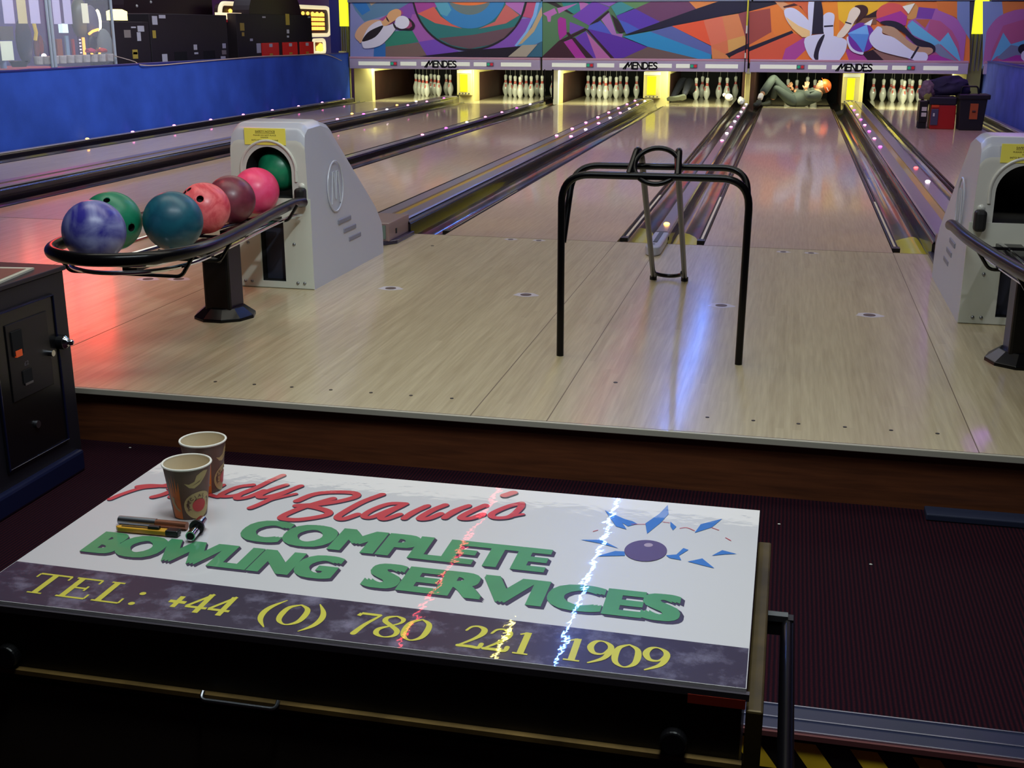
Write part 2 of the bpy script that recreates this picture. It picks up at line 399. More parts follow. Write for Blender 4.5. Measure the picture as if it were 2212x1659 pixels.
o = BM().cyl((0, 0), 'z', .010, 0, .0012, n=12).build('marker_stud', M_dotk); o.location = (-1.547, -.383, 0)
tag(o, 'lone dark knot on the floor beside the gutter end box', 'floor marker')

# ------------------------------------------------------------------ lanes, gutters, dividers
for i in range(1, 7):
    x = LX[i]
    o = BM().box(x, x+W, 0, YD, -.06, 0).build('bowling_lane', M_lane); struct(o)
    d = BM().box(x, x+W, YD, 16.4, -.06, 0).build('pin_deck', M_deck, o)
def gutter(x0, x1):
    w_ = x1-x0; cx = (x0+x1)/2; P = []
    n = 14
    for i in range(n+1):
        a = PI*i/n; P.append((cx-(w_/2)*math.cos(a), -.012-.075*math.sin(a)))
    Q = [(p[0], p[1]-.004) for p in reversed(P)]
    b = BM()
    for i in range(n):
        b.add([(P[i][0], .005, P[i][1]), (P[i+1][0], .005, P[i+1][1]), (P[i+1][0], 16, P[i+1][1]), (P[i][0], 16, P[i][1])], [(0, 1, 2, 3)])
    o = b.build('gutter', M_gutter, smooth=True, recalc=False); struct(o)
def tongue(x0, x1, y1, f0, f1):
    """yellow tongue, a reflection painted into the gutter near the foul line"""
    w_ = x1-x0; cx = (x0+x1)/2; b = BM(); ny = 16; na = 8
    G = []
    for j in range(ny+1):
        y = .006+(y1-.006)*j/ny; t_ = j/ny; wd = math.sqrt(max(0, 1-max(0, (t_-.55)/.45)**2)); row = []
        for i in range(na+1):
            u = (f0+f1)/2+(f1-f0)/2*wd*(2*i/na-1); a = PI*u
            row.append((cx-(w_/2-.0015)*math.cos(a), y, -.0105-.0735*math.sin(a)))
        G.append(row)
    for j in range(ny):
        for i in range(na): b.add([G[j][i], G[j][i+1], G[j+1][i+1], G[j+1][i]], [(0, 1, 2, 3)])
    o = b.build('gutter_reflection', mat('tongue_yellow', (196, 186, 48), .35, coat=.7), None, smooth=True, recalc=False); struct(o)
def bumper_rail(x, side, lab):
    t = empty('bumper_rail', (x, 0, 0), lab, 'rail')
    b = BM(); s = side
    b.tube([(s*.012, .16, -.004), (s*.012, 13, -.004)], .009, 8)
    b.tube([(s*.042, .16, -.012), (s*.042, 13, -.012)], .008, 8)
    b.build('rail', M_bsteel, t, smooth=True)
    BM().box(min(s*.018, s*.036), max(s*.018, s*.036), .22, 2.2, -.014, -.006).build('slide', mat('slide_cream', (196, 186, 160), .4), t)
    BM().box(min(s*.004, s*.05), max(s*.004, s*.05), .13, .2, -.02, .004).build('bracket', M_black, t)
led_mats = {c: mat('led_'+c, rgb, .4, emit=e, ecol=rgb) for c, rgb, e in (('pink', (255, 120, 190), 9), ('magenta', (240, 70, 220), 8), ('white', (255, 225, 240), 11), ('amber', (255, 170, 60), 14), ('red', (255, 60, 60), 9))}
def led(parent, x, y, z, c):
    prof = [(.019, 0), (.017, .006), (.011, .010), (.0001, .011)]
    o = BM().lathe(prof, n=12).build('led_lamp', led_mats[c], parent, smooth=True); o.location = (x, y, z)
M_ledoff = mat('cap_pink', (150, 116, 132), .3, coat=.5)
def slim_divider(cx, lab, leds, y0=-.43, hw=.045, front=True, z=.05):
    t = empty('lane_divider', (cx, 0, 0), lab, 'lane divider')
    b = BM(); top = [(-hw, -.08), (-hw, z-.015), (-hw+.012, z), (hw-.012, z), (hw, z-.015), (hw, -.08)]
    b.prism(top, 'y', .02, 13.1)
    b.build('side_rail', M_side, t)
    c = BM(); hw2 = hw-.006
    c.prism([(-hw2, z), (-hw2+.008, z+.008), (hw2-.008, z+.008), (hw2, z)], 'y', .1, 13.1)
    c.build('cap_strip', M_cap, t)
    if front:
        # rounded nose lying on the approach
        n = 12; pl = [(hw, .1), (hw, y0+.08)]+[(hw*math.cos(PI*i/n), y0+.08-.08*math.sin(PI*i/n)) for i in range(1, n)]+[(-hw, y0+.08), (-hw, .1)]
        BM().prism(pl, 'z', .0, z+.004).build('nose_cover', mat('nose_grey', (176, 178, 196), .35, coat=.5), t, bevel=.012, seg=3)
        BM().box(-.012, .012, y0+.16, .08, z+.004, z+.007).build('nose_slot', M_slot, t)
        BM().cyl((0, y0+.1), 'z', .006, z+.004, z+.0075, n=10).build('screw', M_steel, t)
    for y, cc in leds: led(t, 0, y, z+.008, cc)
    return t
def wide_divider(cx, lab, ledsL, ledsR, amber):
    t = empty('ball_track_cover', (cx, 0, 0), lab, 'ball track cover')
    z = .088; hw = .155
    BM().prism([(-hw, -.08), (-hw, z-.02), (-hw+.02, z), (hw-.02, z), (hw, z-.02), (hw, -.08)], 'y', -.05, 13.35).build('housing', M_side, t)
    for sgn in (-1, 1):
        BM().prism([(sgn*.03, z+.004), (sgn*.03, z+.012), (sgn*.115, z+.012), (sgn*.125, z+.004)], 'y', -.05, 13.35).build('cap_strip', M_cap, t)
        BM().tube([(sgn*.142, -.05, z-.012), (sgn*.142, 13.35, z-.012)], .010, 8).build('edge_rail', mat('edge_steel', (120, 128, 146), .25, metal=.8), t, smooth=True)
    BM().box(-.03, .03, -.05, 13.35, z, z+.003).build('groove', M_gold, t)
    for s_, L_ in ((-.085, ledsL), (.085, ledsR)):
        for y, cc in L_: led(t, s_, y, z+.012, cc)
    if amber is not None: led(t, amber, -.02, z+.012, 'amber')
    # end box on the approach
    e = BM().box(-.14, .14, -.42, -.03, .02, .128).build('end_box', mat('box_taupe', (140, 116, 112), .4, coat=.3), t, bevel=.006)
    BM().box(-.12, .12, -.426, -.42, .035, .115).build('end_plate', mat('plate_green', (104, 122, 112), .5), e)
    BM().cyl((.07, .075), 'y', .018, -.430, -.426, n=16).build('end_emblem', mat('plate_dark', (60, 70, 80), .5), e)
    BM().box(.1405, .143, -.30, -.28, .05, .08).build('end_notch', M_dark, e)
    BM().prism([(-.17, -.44), (.12, -.44), (.17, -.36), (.17, -.02), (-.17, -.02)], 'z', .0, .022).build('base_tray', mat('tray_blue', (40, 34, 60), .35, coat=.4), t, bevel=.004)
    return t
def ys(y0, n, d=.957): return [y0+d*i for i in range(n)]
P4 = ['pink', 'magenta', 'white', 'pink']
cx12 = LX[2]-G2/2; cx23 = LX[3]-G1/2; cx34 = LX[4]-G2/2; cx45 = LX[5]-G1/2; cx56 = LX[6]-G2/2; cx01 = LX[1]-.285; cx67 = LX[6]+W+.285
slim_divider(cx01, 'grey capped divider rail running along the foot of the left blue wall', [(4.82, 'amber')]+[(y, 'pink') for y in ys(5.77, 8, .99)], hw=.04, front=False)
slim_divider(cx23, 'purple grey divider rail between the second and third lanes from the left', [(y, P4[i % 4]) for i, y in enumerate(ys(6.2, 7, .98))])
slim_divider(cx45, 'divider rail with rounded grey nose behind the black ramp', [(.38, 'amber')]+[(y, ['pink', 'white'][i % 2]) for i, y in enumerate(ys(6.3, 8))])
slim_divider(cx67, 'divider rail at the foot of the right blue wall', [], hw=.04, front=False)
wide_divider(cx12, 'wide ball track cover between the first and second lanes from the left', [(y, ['amber', 'white'][i % 2]) for i, y in enumerate(ys(8.7, 4, .98))], [(y, P4[i % 4]) for i, y in enumerate(ys(7.7, 6, .99))], None)
wide_divider(cx34, 'wide lit ball track cover with gold groove behind the left ball return', [(y, 'pink') for y in ys(5.98, 8, .965)], [(y, ['pink', 'white'][i % 2]) for i, y in enumerate(ys(5.92, 8, .965))], .085)
wide_divider(cx56, 'wide lit ball track cover with gold groove behind the right ball return', [(y, ['magenta', 'pink'][i % 2]) for i, y in enumerate(ys(5.5, 8, .95))], [(2.66, 'white'), (3.62, 'red')], -.085)
for i in range(1, 7):
    x = LX[i]
    lh = cx01+.04 if i == 1 else (cx12+.155 if i == 2 else cx23+.045 if i == 3 else cx34+.155 if i == 4 else cx45+.045 if i == 5 else cx56+.155)
    rh = cx12-.155 if i == 1 else (cx23-.045 if i == 2 else cx34-.155 if i == 3 else cx45-.045 if i == 4 else cx56-.155 if i == 5 else cx67-.04)
    gutter(lh, x); gutter(x+W, rh)
    bumper_rail(x, -1, 'black bumper rail along the left edge of the %s lane from the left' % ORD[i])
    bumper_rail(x+W, 1, 'black bumper rail along the right edge of the %s lane from the left' % ORD[i])
struct(BM().box(-7.2, 3.52, .0, 16.4, -.14, -.1).build('sub_floor', M_dark))

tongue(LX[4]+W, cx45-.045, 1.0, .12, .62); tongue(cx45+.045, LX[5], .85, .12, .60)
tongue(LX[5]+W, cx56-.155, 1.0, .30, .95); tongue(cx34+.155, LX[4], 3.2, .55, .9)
# ------------------------------------------------------------------ blue low walls
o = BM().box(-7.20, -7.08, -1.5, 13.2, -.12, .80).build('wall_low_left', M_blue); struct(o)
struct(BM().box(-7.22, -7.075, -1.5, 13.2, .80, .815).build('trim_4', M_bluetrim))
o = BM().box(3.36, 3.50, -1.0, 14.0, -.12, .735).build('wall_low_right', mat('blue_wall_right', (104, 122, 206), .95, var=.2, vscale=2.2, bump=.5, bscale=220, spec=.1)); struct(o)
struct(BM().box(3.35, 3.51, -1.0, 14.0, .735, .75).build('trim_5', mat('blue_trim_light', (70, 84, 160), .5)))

# ------------------------------------------------------------------ pinspotter end: partitions
def in_pair_partition(cx, lab, pa, pb, ya, yb, pbase, xr=.345):
    YF = 13.56
    xa, xb = at(pa, 185, Y=YF).x-cx, at(pb, 185, Y=YF).x-cx; y0, y1 = at(ya, 185, Y=YF).x-cx, at(yb, 185, Y=YF).x-cx
    zb = at((pa+pb)/2, pbase, Y=YF).z
    t = empty('kickback_partition', (cx, 13.62, 0), lab, 'partition'); xl = min(xa+.02, .1)
    BM().box(xl, xr-.015, .12, 2.8, -.1, .60).build('side_panel', M_brown, t)
    BM().box(xl-.01, xr, .02, .42, -.1, .62).build('post', M_cream, t, bevel=.01)
    BM().box(xr-.045, xr+.003, .42, 1.5, .48, .58).build('top_rail', M_cream, t)
    f_ = BM().box(xa, xb, -.06, .02, zb, .53).build('front_box', M_cream, t, bevel=.01)
    BM().box(y0, y1, -.066, -.06, zb+.06, .455).build('yellow_panel', mat('panel_yellow', (250, 240, 20), .5, emit=.55, ecol=(250, 240, 10)), f_)
    BM().box(xa+.005, xb-.005, -.068, -.058, .475, .525).build('top_strip', mat('strip_white', (235, 236, 220), .4), f_)
    for i in range(4): BM().cyl((xa+.05+(xb-xa-.1)*i/3, zb+.03), 'y', .012, -.075, -.06, n=8).build('bolt', M_slot, f_)
    return t
def between_partition(cx, lab, pa):
    xa = at(pa, 185, Y=13.4).x-cx
    t = empty('kickback_partition', (cx, 13.4, 0), lab, 'partition')
    BM().box(xa+.03, .21, .1, 3.0, -.1, .60).build('side_panel', M_brown, t)
    BM().box(xa+.02, .225, .0, .34, -.1, .60).build('post', M_cream, t, bevel=.008)
    BM().box(.18, .228, .34, 1.5, .48, .57).build('top_rail', M_cream, t)
    BM().box(xa, xa+.085, -.08, 0, -.02, .58).build('front_post', mat('post_pale', (240, 236, 200), .5), t, bevel=.006)
    return t
in_pair_partition(cx12, 'cream partition with yellow panel between the first and second lanes of pins', 987, 1019, 994, 1010, 206)
in_pair_partition(cx34, 'cream partition with yellow panel between the third and fourth lanes of pins', 1390, 1427, 1398, 1417, 213)
in_pair_partition(cx56, 'cream partition with yellow panel right of the lying person', 1820, 1858, 1830, 1846, 224, .15)
between_partition(cx23, 'cream partition between the second and third lanes of pins', 1197)
# thin post partition between lanes 4 and 5
t = empty('kickback_partition', (cx45, 13.4, 0), 'narrow cream post partition at the feet of the lying person', 'partition')
BM().box(-.10, .10, .04, 3.0, -.1, .60).build('side_panel', M_brown, t)
BM().box(-.05, .03, -.04, .06, -.02, .57).build('post', M_cream, t, bevel=.008)
BM().box(-.05, .03, -.045, .06, .52, .60).build('post_cap', mat('strip_white', (235, 236, 220), .4), t)
# outer ends
t = empty('kickback_partition', (LX[1]-.24, 13.4, 0), 'cream end partition beside the leftmost pins', 'partition')
BM().box(-.05, .06, .02, 3.0, -.1, .62).build('side_panel', M_brown, t)
BM().box(-.10, .24, -.02, .12, -.05, .60).build('post', M_cream, t, bevel=.01)
BM().box(-.42, -.26, 0, .1, -.05, .6).build('outer_post', mat('post_tan', (200, 186, 120), .5), t)
BM().box(.0, .242, .12, 1.1, .5, .57).build('top_rail', M_cream, t)
b = BM().tube([(-.23, -.03, .02), (-.23, -.03, .6)], .012, 8).tube([(-.15, -.03, .02), (-.15, -.03, .6)], .012, 8).tube([(-.23, -.03, .06), (-.15, -.03, .06)], .012, 8)
b.build('black_frame', M_bsteel, t)
t = empty('kickback_partition', (LX[6]+W+.24, 13.4, 0), 'cream end partition behind the tool boxes on the right', 'partition')
BM().box(-.06, .05, .02, 3.0, -.1, .62).build('side_panel', M_brown, t)
BM().box(-.18, .06, -.02, .12, -.05, .60).build('post', M_cream, t, bevel=.01)
BM().box(.08, .12, -.02, .08, -.05, .6).build('outer_post', mat('post_blue', (130, 150, 170), .5), t)
# black pole frame in front of the 2|3 partition
t = empty('pole_frame', (at(1176, 200, Y=13.0).x, 13.0, .05), 'thin black pole frame standing before the second lane pins', 'pole frame')
BM().tube([(0, 0, 0), (0, 0, .52)], .011, 8).tube([(.0, 0, .05), (.14, 0, .07)], .009, 8).tube([(.14, .0, .04), (.14, 0, .52)], .016, 8).build('frame', M_bsteel, t)
# curtains / pit backs
for i in range(1, 7):
    o = BM().box(LX[i]-.02, LX[i]+W+.02, 16.15, 16.2, 0, 1.2).build('pit_curtain', M_curtain)
    tag(o, 'black pit curtain hanging behind the pins of the %s lane from the left' % ORD[i], 'curtain')
    area('pin_light', (LX[i]+W/2, 13.32, .62), (LX[i]+W/2, 13.80, .1), 1.0, .10, 15 if i == 5 else 26, (.98, 1, .68), 170)

# ------------------------------------------------------------------ pins
IN = .0254
prof_in = [(0, 0), (1.0, 0), (1.02, .06), (1.41, .75), (1.97, 2.25), (2.26, 3.375), (2.383, 4.5), (2.25, 5.875), (1.93, 7.1), (1.57, 8.1), (1.22, 9.1), (.98, 9.9), (.90, 10.4), (.92, 10.9), (1.0, 11.6), (1.11, 12.4), (1.25, 13.2), (1.273, 13.6), (1.2, 14.2), (.98, 14.65), (.6, 14.92), (0, 15)]
pp = smooth_path([(r*IN, z*IN, 0) for r, z in prof_in], 3)
PROF = [(max(p.x, 0), p.y) for p in pp]
def rad_at(z):
    for (a, b_) in zip(PROF, PROF[1:]):
        if a[1] <= z <= b_[1] and b_[1] > a[1]: return a[0]+(b_[0]-a[0])*(z-a[1])/(b_[1]-a[1])
    return .02
me_pin = BM().lathe(PROF, n=20).mesh('pin_body')
band = BM()
for z0, z1 in ((.238, .256), (.262, .278)):
    band.lathe([(rad_at(z0)+.0008, z0), (rad_at((z0+z1)/2)+.0008, (z0+z1)/2), (rad_at(z1)+.0008, z1)], n=20)
me_band = band.mesh('neck_band')
bd = BM()
for zz0, zz1, a in ((.185, .200, .30), (.165, .180, .26), (.150, .160, .2)):
    bd.lathe([(rad_at(zz0)+.0008, zz0), (rad_at(zz1)+.0008, zz1)], n=6, a0=-PI/2-a, a1=-PI/2+a)
me_badge = bd.mesh('badge')
me_cord = BM().tube([(0, 0, .379), (0, 0, .62)], .0035, 5).mesh('lift_cord')
pin0 = None
def pin(x, y, label, z=0, rz=0, tilt=(0, 0), group=None):
    global pin0
    if pin0 is None:
        pin0 = empty('bowling_pin', (0, 0, 0), '', 'bowling pin')
        addmesh('body', me_pin, M_pin, pin0, True); addmesh('neck_band', me_band, M_red, pin0, True)
        addmesh('badge', me_badge, M_red, pin0, True); addmesh('lift_cord', me_cord, M_cord, pin0)
        p = pin0
    else: p = copy_tree(pin0)
    p.location = (x, y, z+.0005); p.rotation_euler = (tilt[0], tilt[1], rz); p['label'] = label
    if group: p['group'] = group
    return p
ROW = ['head pin', 'second row left pin', 'second row right pin', 'third row left pin', 'third row middle pin', 'third row right pin',
       'back row far left pin', 'back row second pin', 'back row third pin', 'back row far right pin']
OFF = [(0, 0), (-.5, 1), (.5, 1), (-1, 2), (0, 2), (1, 2), (-1.5, 3), (-.5, 3), (.5, 3), (1.5, 3)]
for ln, wh in ((1, 'leftmost lane'), (2, 'second lane from the left'), (3, 'third lane from the left'), (6, 'lane behind the tool boxes')):
    for k, (ox, oy) in enumerate(OFF):
        pin(LX[ln]+W/2+ox*.3048, YH+oy*.264, 'white red-banded bowling pin, %s on the %s' % (ROW[k], wh), rz=random.uniform(-1.2, 1.2), group='bowling pins on the '+wh)
p4 = [((1502.8, 215), 'leftmost front'), ((1515, 210.4), 'half hidden left rear'), ((1525.6, 214.4), 'second front'), ((1551.4, 212.3), 'middle'), ((1569.5, 214.4), 'right front'), ((1587.9, 210), 'rightmost rear')]
for (q, nm) in p4:
    g = at(*q, Z=0); pin(g.x, g.y, 'white bowling pin, %s of the six on the fourth lane' % nm, rz=random.uniform(-1.2, 1.2), group='bowling pins on the fourth lane', tilt=(0, random.uniform(-.04, .06)))
for (q, nm, tz, tl) in (((1704, 186), 'tilted leftmost', .0, -.05), ((1721, 187.5), 'second', 0, 0), ((1742, 181), 'third, held up by a hand', 0, .05), ((1760, 187), 'rightmost, beside the orange cap', 0, 0)):
    g = at(*q, Y=15.3); pin(g.x, 15.3, 'white bowling pin hanging above the lying person, %s' % nm, z=g.z-.26, tilt=(0, tl), group='bowling pins hanging above the lying person')
for q, nm, rz, Z in (((1580, 213), 'fallen bowling pin on the fourth lane by the gutter', .4, .055), ((1602, 221), 'fallen bowling pin in the gutter by the shoe, round base showing', .1, .03)):
    g = at(*q, Y=13.1+ (0 if Z < .05 else .35)); p = pin(g.x, g.y+.0, 'white '+nm, z=0)
    p.location = (g.x, g.y, max(.062, g.z)); p.rotation_euler = (-PI/2+.12, 0, rz)
    for c in kids(p):
        if c.name.startswith('lift_cord'): bpy.data.objects.remove(c)

# ------------------------------------------------------------------ masking units with their artwork
cmat = {}
def cm(rgb):
    k = tuple(rgb)
    if k not in cmat: cmat[k] = mat('print_%d_%d_%d' % k, tuple(min(255, int(x*1.12)) for x in k), .45, coat=.15, coat_rough=.3)
    return cmat[k]
WH = (200, 200, 226); NV = (32, 26, 48)
SMOOTH = (WH, (200, 195, 218), (200, 155, 128), (205, 155, 115), (176, 140, 114), (60, 30, 30), (220, 205, 190), (156, 92, 162), (162, 98, 154), (26, 18, 30), (36, 26, 38))
def artwork(name, parent, polys, org, sc, rect, Y):
    """polys: list of (rgb, [points]) in panel drawing units; clamped to rect; painted onto the flat panel"""
    mats = []; b = BM(); x0, x1, y0, y1 = rect
    for i, (rgb, pts) in enumerate(polys):
        m = cm(rgb)
        if m not in mats: mats.append(m)
        mi = mats.index(m); q = []
        for (a, c) in pts:
            a = min(max(a, x0), x1); c = min(max(c, y0), y1)
            g = at(org[0]+a*sc, org[1]+c*sc, Y=Y-.0006*(i+1))
            if not q or (q[-1]-g).length > 1e-4: q.append(g)
        if len(q) > 2 and len(pts) < 24 and ((rgb in SMOOTH and len(pts) >= 5) or (rgb == NV and len(pts) >= 7)):
            lo = [at(org[0]+x0*sc, org[1]+y1*sc, Y=Y), at(org[0]+x1*sc, org[1]+y0*sc, Y=Y)]
            q = [Vector((min(max(p.x, min(lo[0].x, lo[1].x)), max(lo[0].x, lo[1].x)), p.y, min(max(p.z, lo[0].z), lo[1].z))) for p in smooth_path(q, 4, True)]
        if len(q) > 2:
            base = len(b.v); b.face(q, mi)
    o = b.build(name, mats, None, merge=False, recalc=False)
    o.parent = parent; o.location = tuple(-c for c in parent.location)
    return o
def ell(cx, cy, rx, ry, n=40, a0=0, a1=2*PI):
    return [(cx+rx*math.cos(a0+(a1-a0)*i/n), cy+ry*math.sin(a0+(a1-a0)*i/n)) for i in range(n+(0 if abs(a1-a0-2*PI) < 1e-6 else 1))]
def ringpoly(cx, cy, rx, ry, w, n=40, a0=0, a1=PI):
    return ell(cx, cy, rx, ry, n, a0, a1)+list(reversed(ell(cx, cy, rx-w, ry-w, n, a0, a1)))
A_ = (740, 0), .23508, (70, 1835, 10, 522)
art1 = [((125, 130, 185), [(70, 10), (1840, 10), (1840, 525), (70, 525)]),
 ((84, 122, 160), [(75, 10), (640, 10), (560, 60), (400, 140), (200, 200), (120, 100)]), ((40, 110, 185), [(75, 10), (210, 10), (255, 95), (180, 140)]), ((170, 150, 130), [(238, 10), (330, 10), (262, 52)]),
 ((120, 70, 160), [(640, 10), (800, 10), (720, 230), (660, 260), (560, 300), (430, 230), (420, 140)]), ((165, 70, 140), [(300, 200), (420, 130), (540, 90), (560, 120), (430, 240)]),
 ((150, 85, 165), [(640, 130), (700, 130), (830, 330), (860, 360), (700, 390), (600, 270)]), ((45, 120, 105), [(450, 290), (560, 280), (640, 280), (700, 385), (560, 410), (390, 430), (390, 380)]),
 ((115, 92, 90), [(395, 430), (700, 390), (780, 520), (395, 522)]), ((45, 100, 170), [(290, 440), (395, 400), (395, 522), (285, 522)]), ((110, 70, 175), [(700, 385), (860, 360), (1080, 480), (900, 510), (780, 520)]),
 ((120, 75, 170), [(1400, 520), (1240, 460), (1500, 330), (1620, 180), (1740, 160), (1700, 300), (1600, 420), (1500, 522)]), ((175, 75, 115), [(1700, 10), (1790, 10), (1740, 170), (1650, 150)]),
 ((75, 135, 180), [(1800, 10), (1840, 10), (1840, 380), (1760, 410), (1600, 425), (1720, 280), (1790, 120)]), ((50, 95, 120), [(1780, 410), (1840, 380), (1840, 522), (1690, 522)]), ((175, 150, 120), [(1830, 60), (1840, 140), (1760, 290), (1650, 400), (1590, 420), (1740, 250)]),
 ((120, 165, 220), [(1780, 10), (1812, 10), (1780, 150), (1700, 300), (1600, 425), (1580, 420), (1680, 290), (1750, 140)]),
 ((36, 28, 42), ell(1168, -65, 532, 532, 60)), ((42, 108, 112), ell(1168, -65, 514, 514, 60)),
 ((150, 62, 145), [(655, 10), (835, 10), (880, 60), (690, 125)]), ((200, 92, 85), [(690, 125), (840, 60), (900, 150), (1000, 220), (1100, 262), (850, 212)]), ((165, 100, 175), [(1490, 10), (1675, 10), (1640, 140), (1500, 40)]),
 ((185, 95, 95), [(1500, 40), (1625, 140), (1500, 215), (1250, 265), (1400, 200)]), ((98, 72, 85), [(880, 352), (1200, 320), (1560, 250), (1590, 240), (1480, 350), (1360, 410), (1168, 448), (1000, 415)]),
 ((52, 120, 182), ell(1168, -60, 330, 322, 50)), ((82, 150, 182), [(838, 10), (960, 10), (1000, 90), (960, 150), (900, 130)]), ((98, 112, 118), ell(1168, -60, 208, 196, 50)), ((220, 112, 62), ell(1168, -42, 235, 92, 40)),
 ((28, 22, 38), [(700, 518), (1180, 462), (1640, 425), (1520, 522)]), ((158, 148, 135), [(1650, 415), (1790, 410), (1690, 522), (1520, 522)]),
 ((200, 155, 128), [(112, 330), (150, 250), (240, 190), (350, 185), (370, 240), (180, 385), (150, 380)]), ((205, 155, 115), [(400, 160), (430, 110), (490, 82), (535, 100), (530, 150), (460, 200), (390, 240), (350, 220)]),
 ((200, 195, 218), [(180, 370), (240, 250), (340, 190), (380, 240), (480, 215), (500, 240), (440, 330), (340, 420), (210, 445), (180, 410)]), ((26, 18, 30), [(180, 382), (230, 300), (320, 250), (375, 240), (300, 340)]),
 ((36, 26, 38), [(590, 170), (640, 190), (665, 235), (640, 275), (570, 275), (500, 262)]), ((150, 60, 110), [(600, 180), (630, 205), (640, 240), (610, 262), (560, 258)]),
 ((208, 205, 228), ell(548, 205, 66, 60, 24)), ((36, 26, 38), [(462, 205), (474, 215), (500, 262), (482, 262), (466, 235)]), ((60, 30, 40), [(398, 152), (410, 160), (432, 200), (418, 198), (402, 178)])]
B_ = (1160, 0), .23508, (52, 1938, 8, 540)
art2 = [((80, 115, 85), [(50, 8), (1945, 8), (1945, 545), (50, 545)]), ((45, 125, 130), [(220, 8), (520, 8), (400, 100), (330, 130), (250, 70)]), ((45, 35, 45), [(60, 8), (150, 8), (340, 130), (310, 130)]),
 ((170, 100, 170), [(50, 125), (160, 75), (185, 120), (130, 150), (125, 200), (100, 200), (90, 150)]), ((170, 100, 170), [(185, 75), (375, 30), (200, 125)]), ((170, 100, 170), [(385, 8), (475, 35), (400, 100)]),
 ((155, 45, 142), [(190, 180), (215, 155), (265, 175), (270, 260), (275, 310), (210, 370), (195, 300)]), ((108, 62, 168), [(325, 150), (520, 8), (670, 70), (490, 220), (480, 235)]), ((132, 90, 175), [(520, 8), (760, 8), (665, 60)]),
 ((110, 70, 165), [(300, 200), (440, 255), (300, 320)]), ((75, 85, 182), [(480, 235), (580, 190), (720, 330), (470, 265)]), ((155, 105, 170), [(590, 180), (660, 105), (730, 310), (790, 310), (770, 385), (690, 320)]),
 ((86, 46, 152), [(470, 265), (700, 320), (790, 345), (1020, 430), (800, 530), (690, 540), (460, 290)]), ((95, 55, 160), [(350, 345), (450, 285), (545, 540), (500, 540)]), ((168, 95, 155), [(450, 290), (680, 540), (545, 540)]),
 ((50, 25, 40), [(200, 375), (440, 258), (465, 270), (210, 400)]), ((50, 25, 40), [(268, 300), (292, 296), (330, 340), (300, 352)]), ((50, 25, 40), [(450, 268), (475, 275), (715, 540), (680, 540)]), ((50, 25, 40), [(300, 345), (345, 345), (525, 540), (460, 540)]),
 ((60, 30, 45), [(52, 515), (200, 375), (260, 390), (360, 540), (52, 540)]), ((155, 48, 145), [(245, 385), (320, 358), (455, 540), (360, 540)]), ((45, 28, 42), [(485, 225), (655, 95), (665, 112), (560, 200)]), ((45, 28, 42), [(680, 130), (740, 180), (810, 290), (760, 302), (730, 280)]),
 ((92, 132, 88), [(760, 8), (1060, 8), (900, 80)]), ((62, 132, 142), [(680, 62), (760, 8), (890, 75), (730, 145)]), ((104, 62, 96), [(900, 80), (1060, 8), (1400, 8), (1465, 82), (1130, 200)]), ((86, 56, 162), [(730, 145), (900, 80), (1130, 200), (960, 285), (830, 300), (740, 170)]),
 ((70, 90, 182), [(750, 180), (830, 210), (960, 280), (820, 312)]), ((212, 128, 72), [(1390, 8), (1680, 8), (1465, 85)]), ((30, 25, 50), [(790, 325), (1465, 80), (1680, 8), (1945, 8), (1945, 100), (1240, 240)]),
 ((45, 132, 184), [(790, 335), (1040, 290), (1600, 490), (1600, 540), (1480, 540), (1020, 430)]), ((86, 96, 158), [(1040, 290), (1240, 240), (1610, 430), (1610, 505)]), ((220, 86, 56), [(1240, 240), (1530, 185), (1600, 420)]), ((212, 110, 86), [(1530, 185), (1700, 150), (1760, 370), (1600, 420)]),
 ((208, 125, 82), [(1700, 150), (1850, 125), (1910, 325), (1750, 370)]), ((204, 152, 86), [(1750, 370), (1910, 325), (1925, 420), (1760, 485)]), ((206, 112, 76), [(1600, 420), (1750, 370), (1760, 485), (1610, 540)]), ((142, 72, 76), [(1850, 125), (1945, 100), (1945, 430), (1925, 420), (1910, 325)]),
 ((202, 126, 76), [(1610, 440), (1740, 500), (1770, 540), (1610, 540)]), ((102, 82, 82), [(800, 530), (1020, 430), (1480, 540), (800, 540)]), ((190, 82, 66), [(1780, 520), (1945, 440), (1945, 540), (1770, 540)]), ((36, 24, 48), [(1730, 500), (1945, 400), (1945, 450), (1770, 516)])]
C_ = (1600, 0), .27667, (66, 1788, 10, 492)
WH = (200, 200, 226); NV = (32, 26, 48)
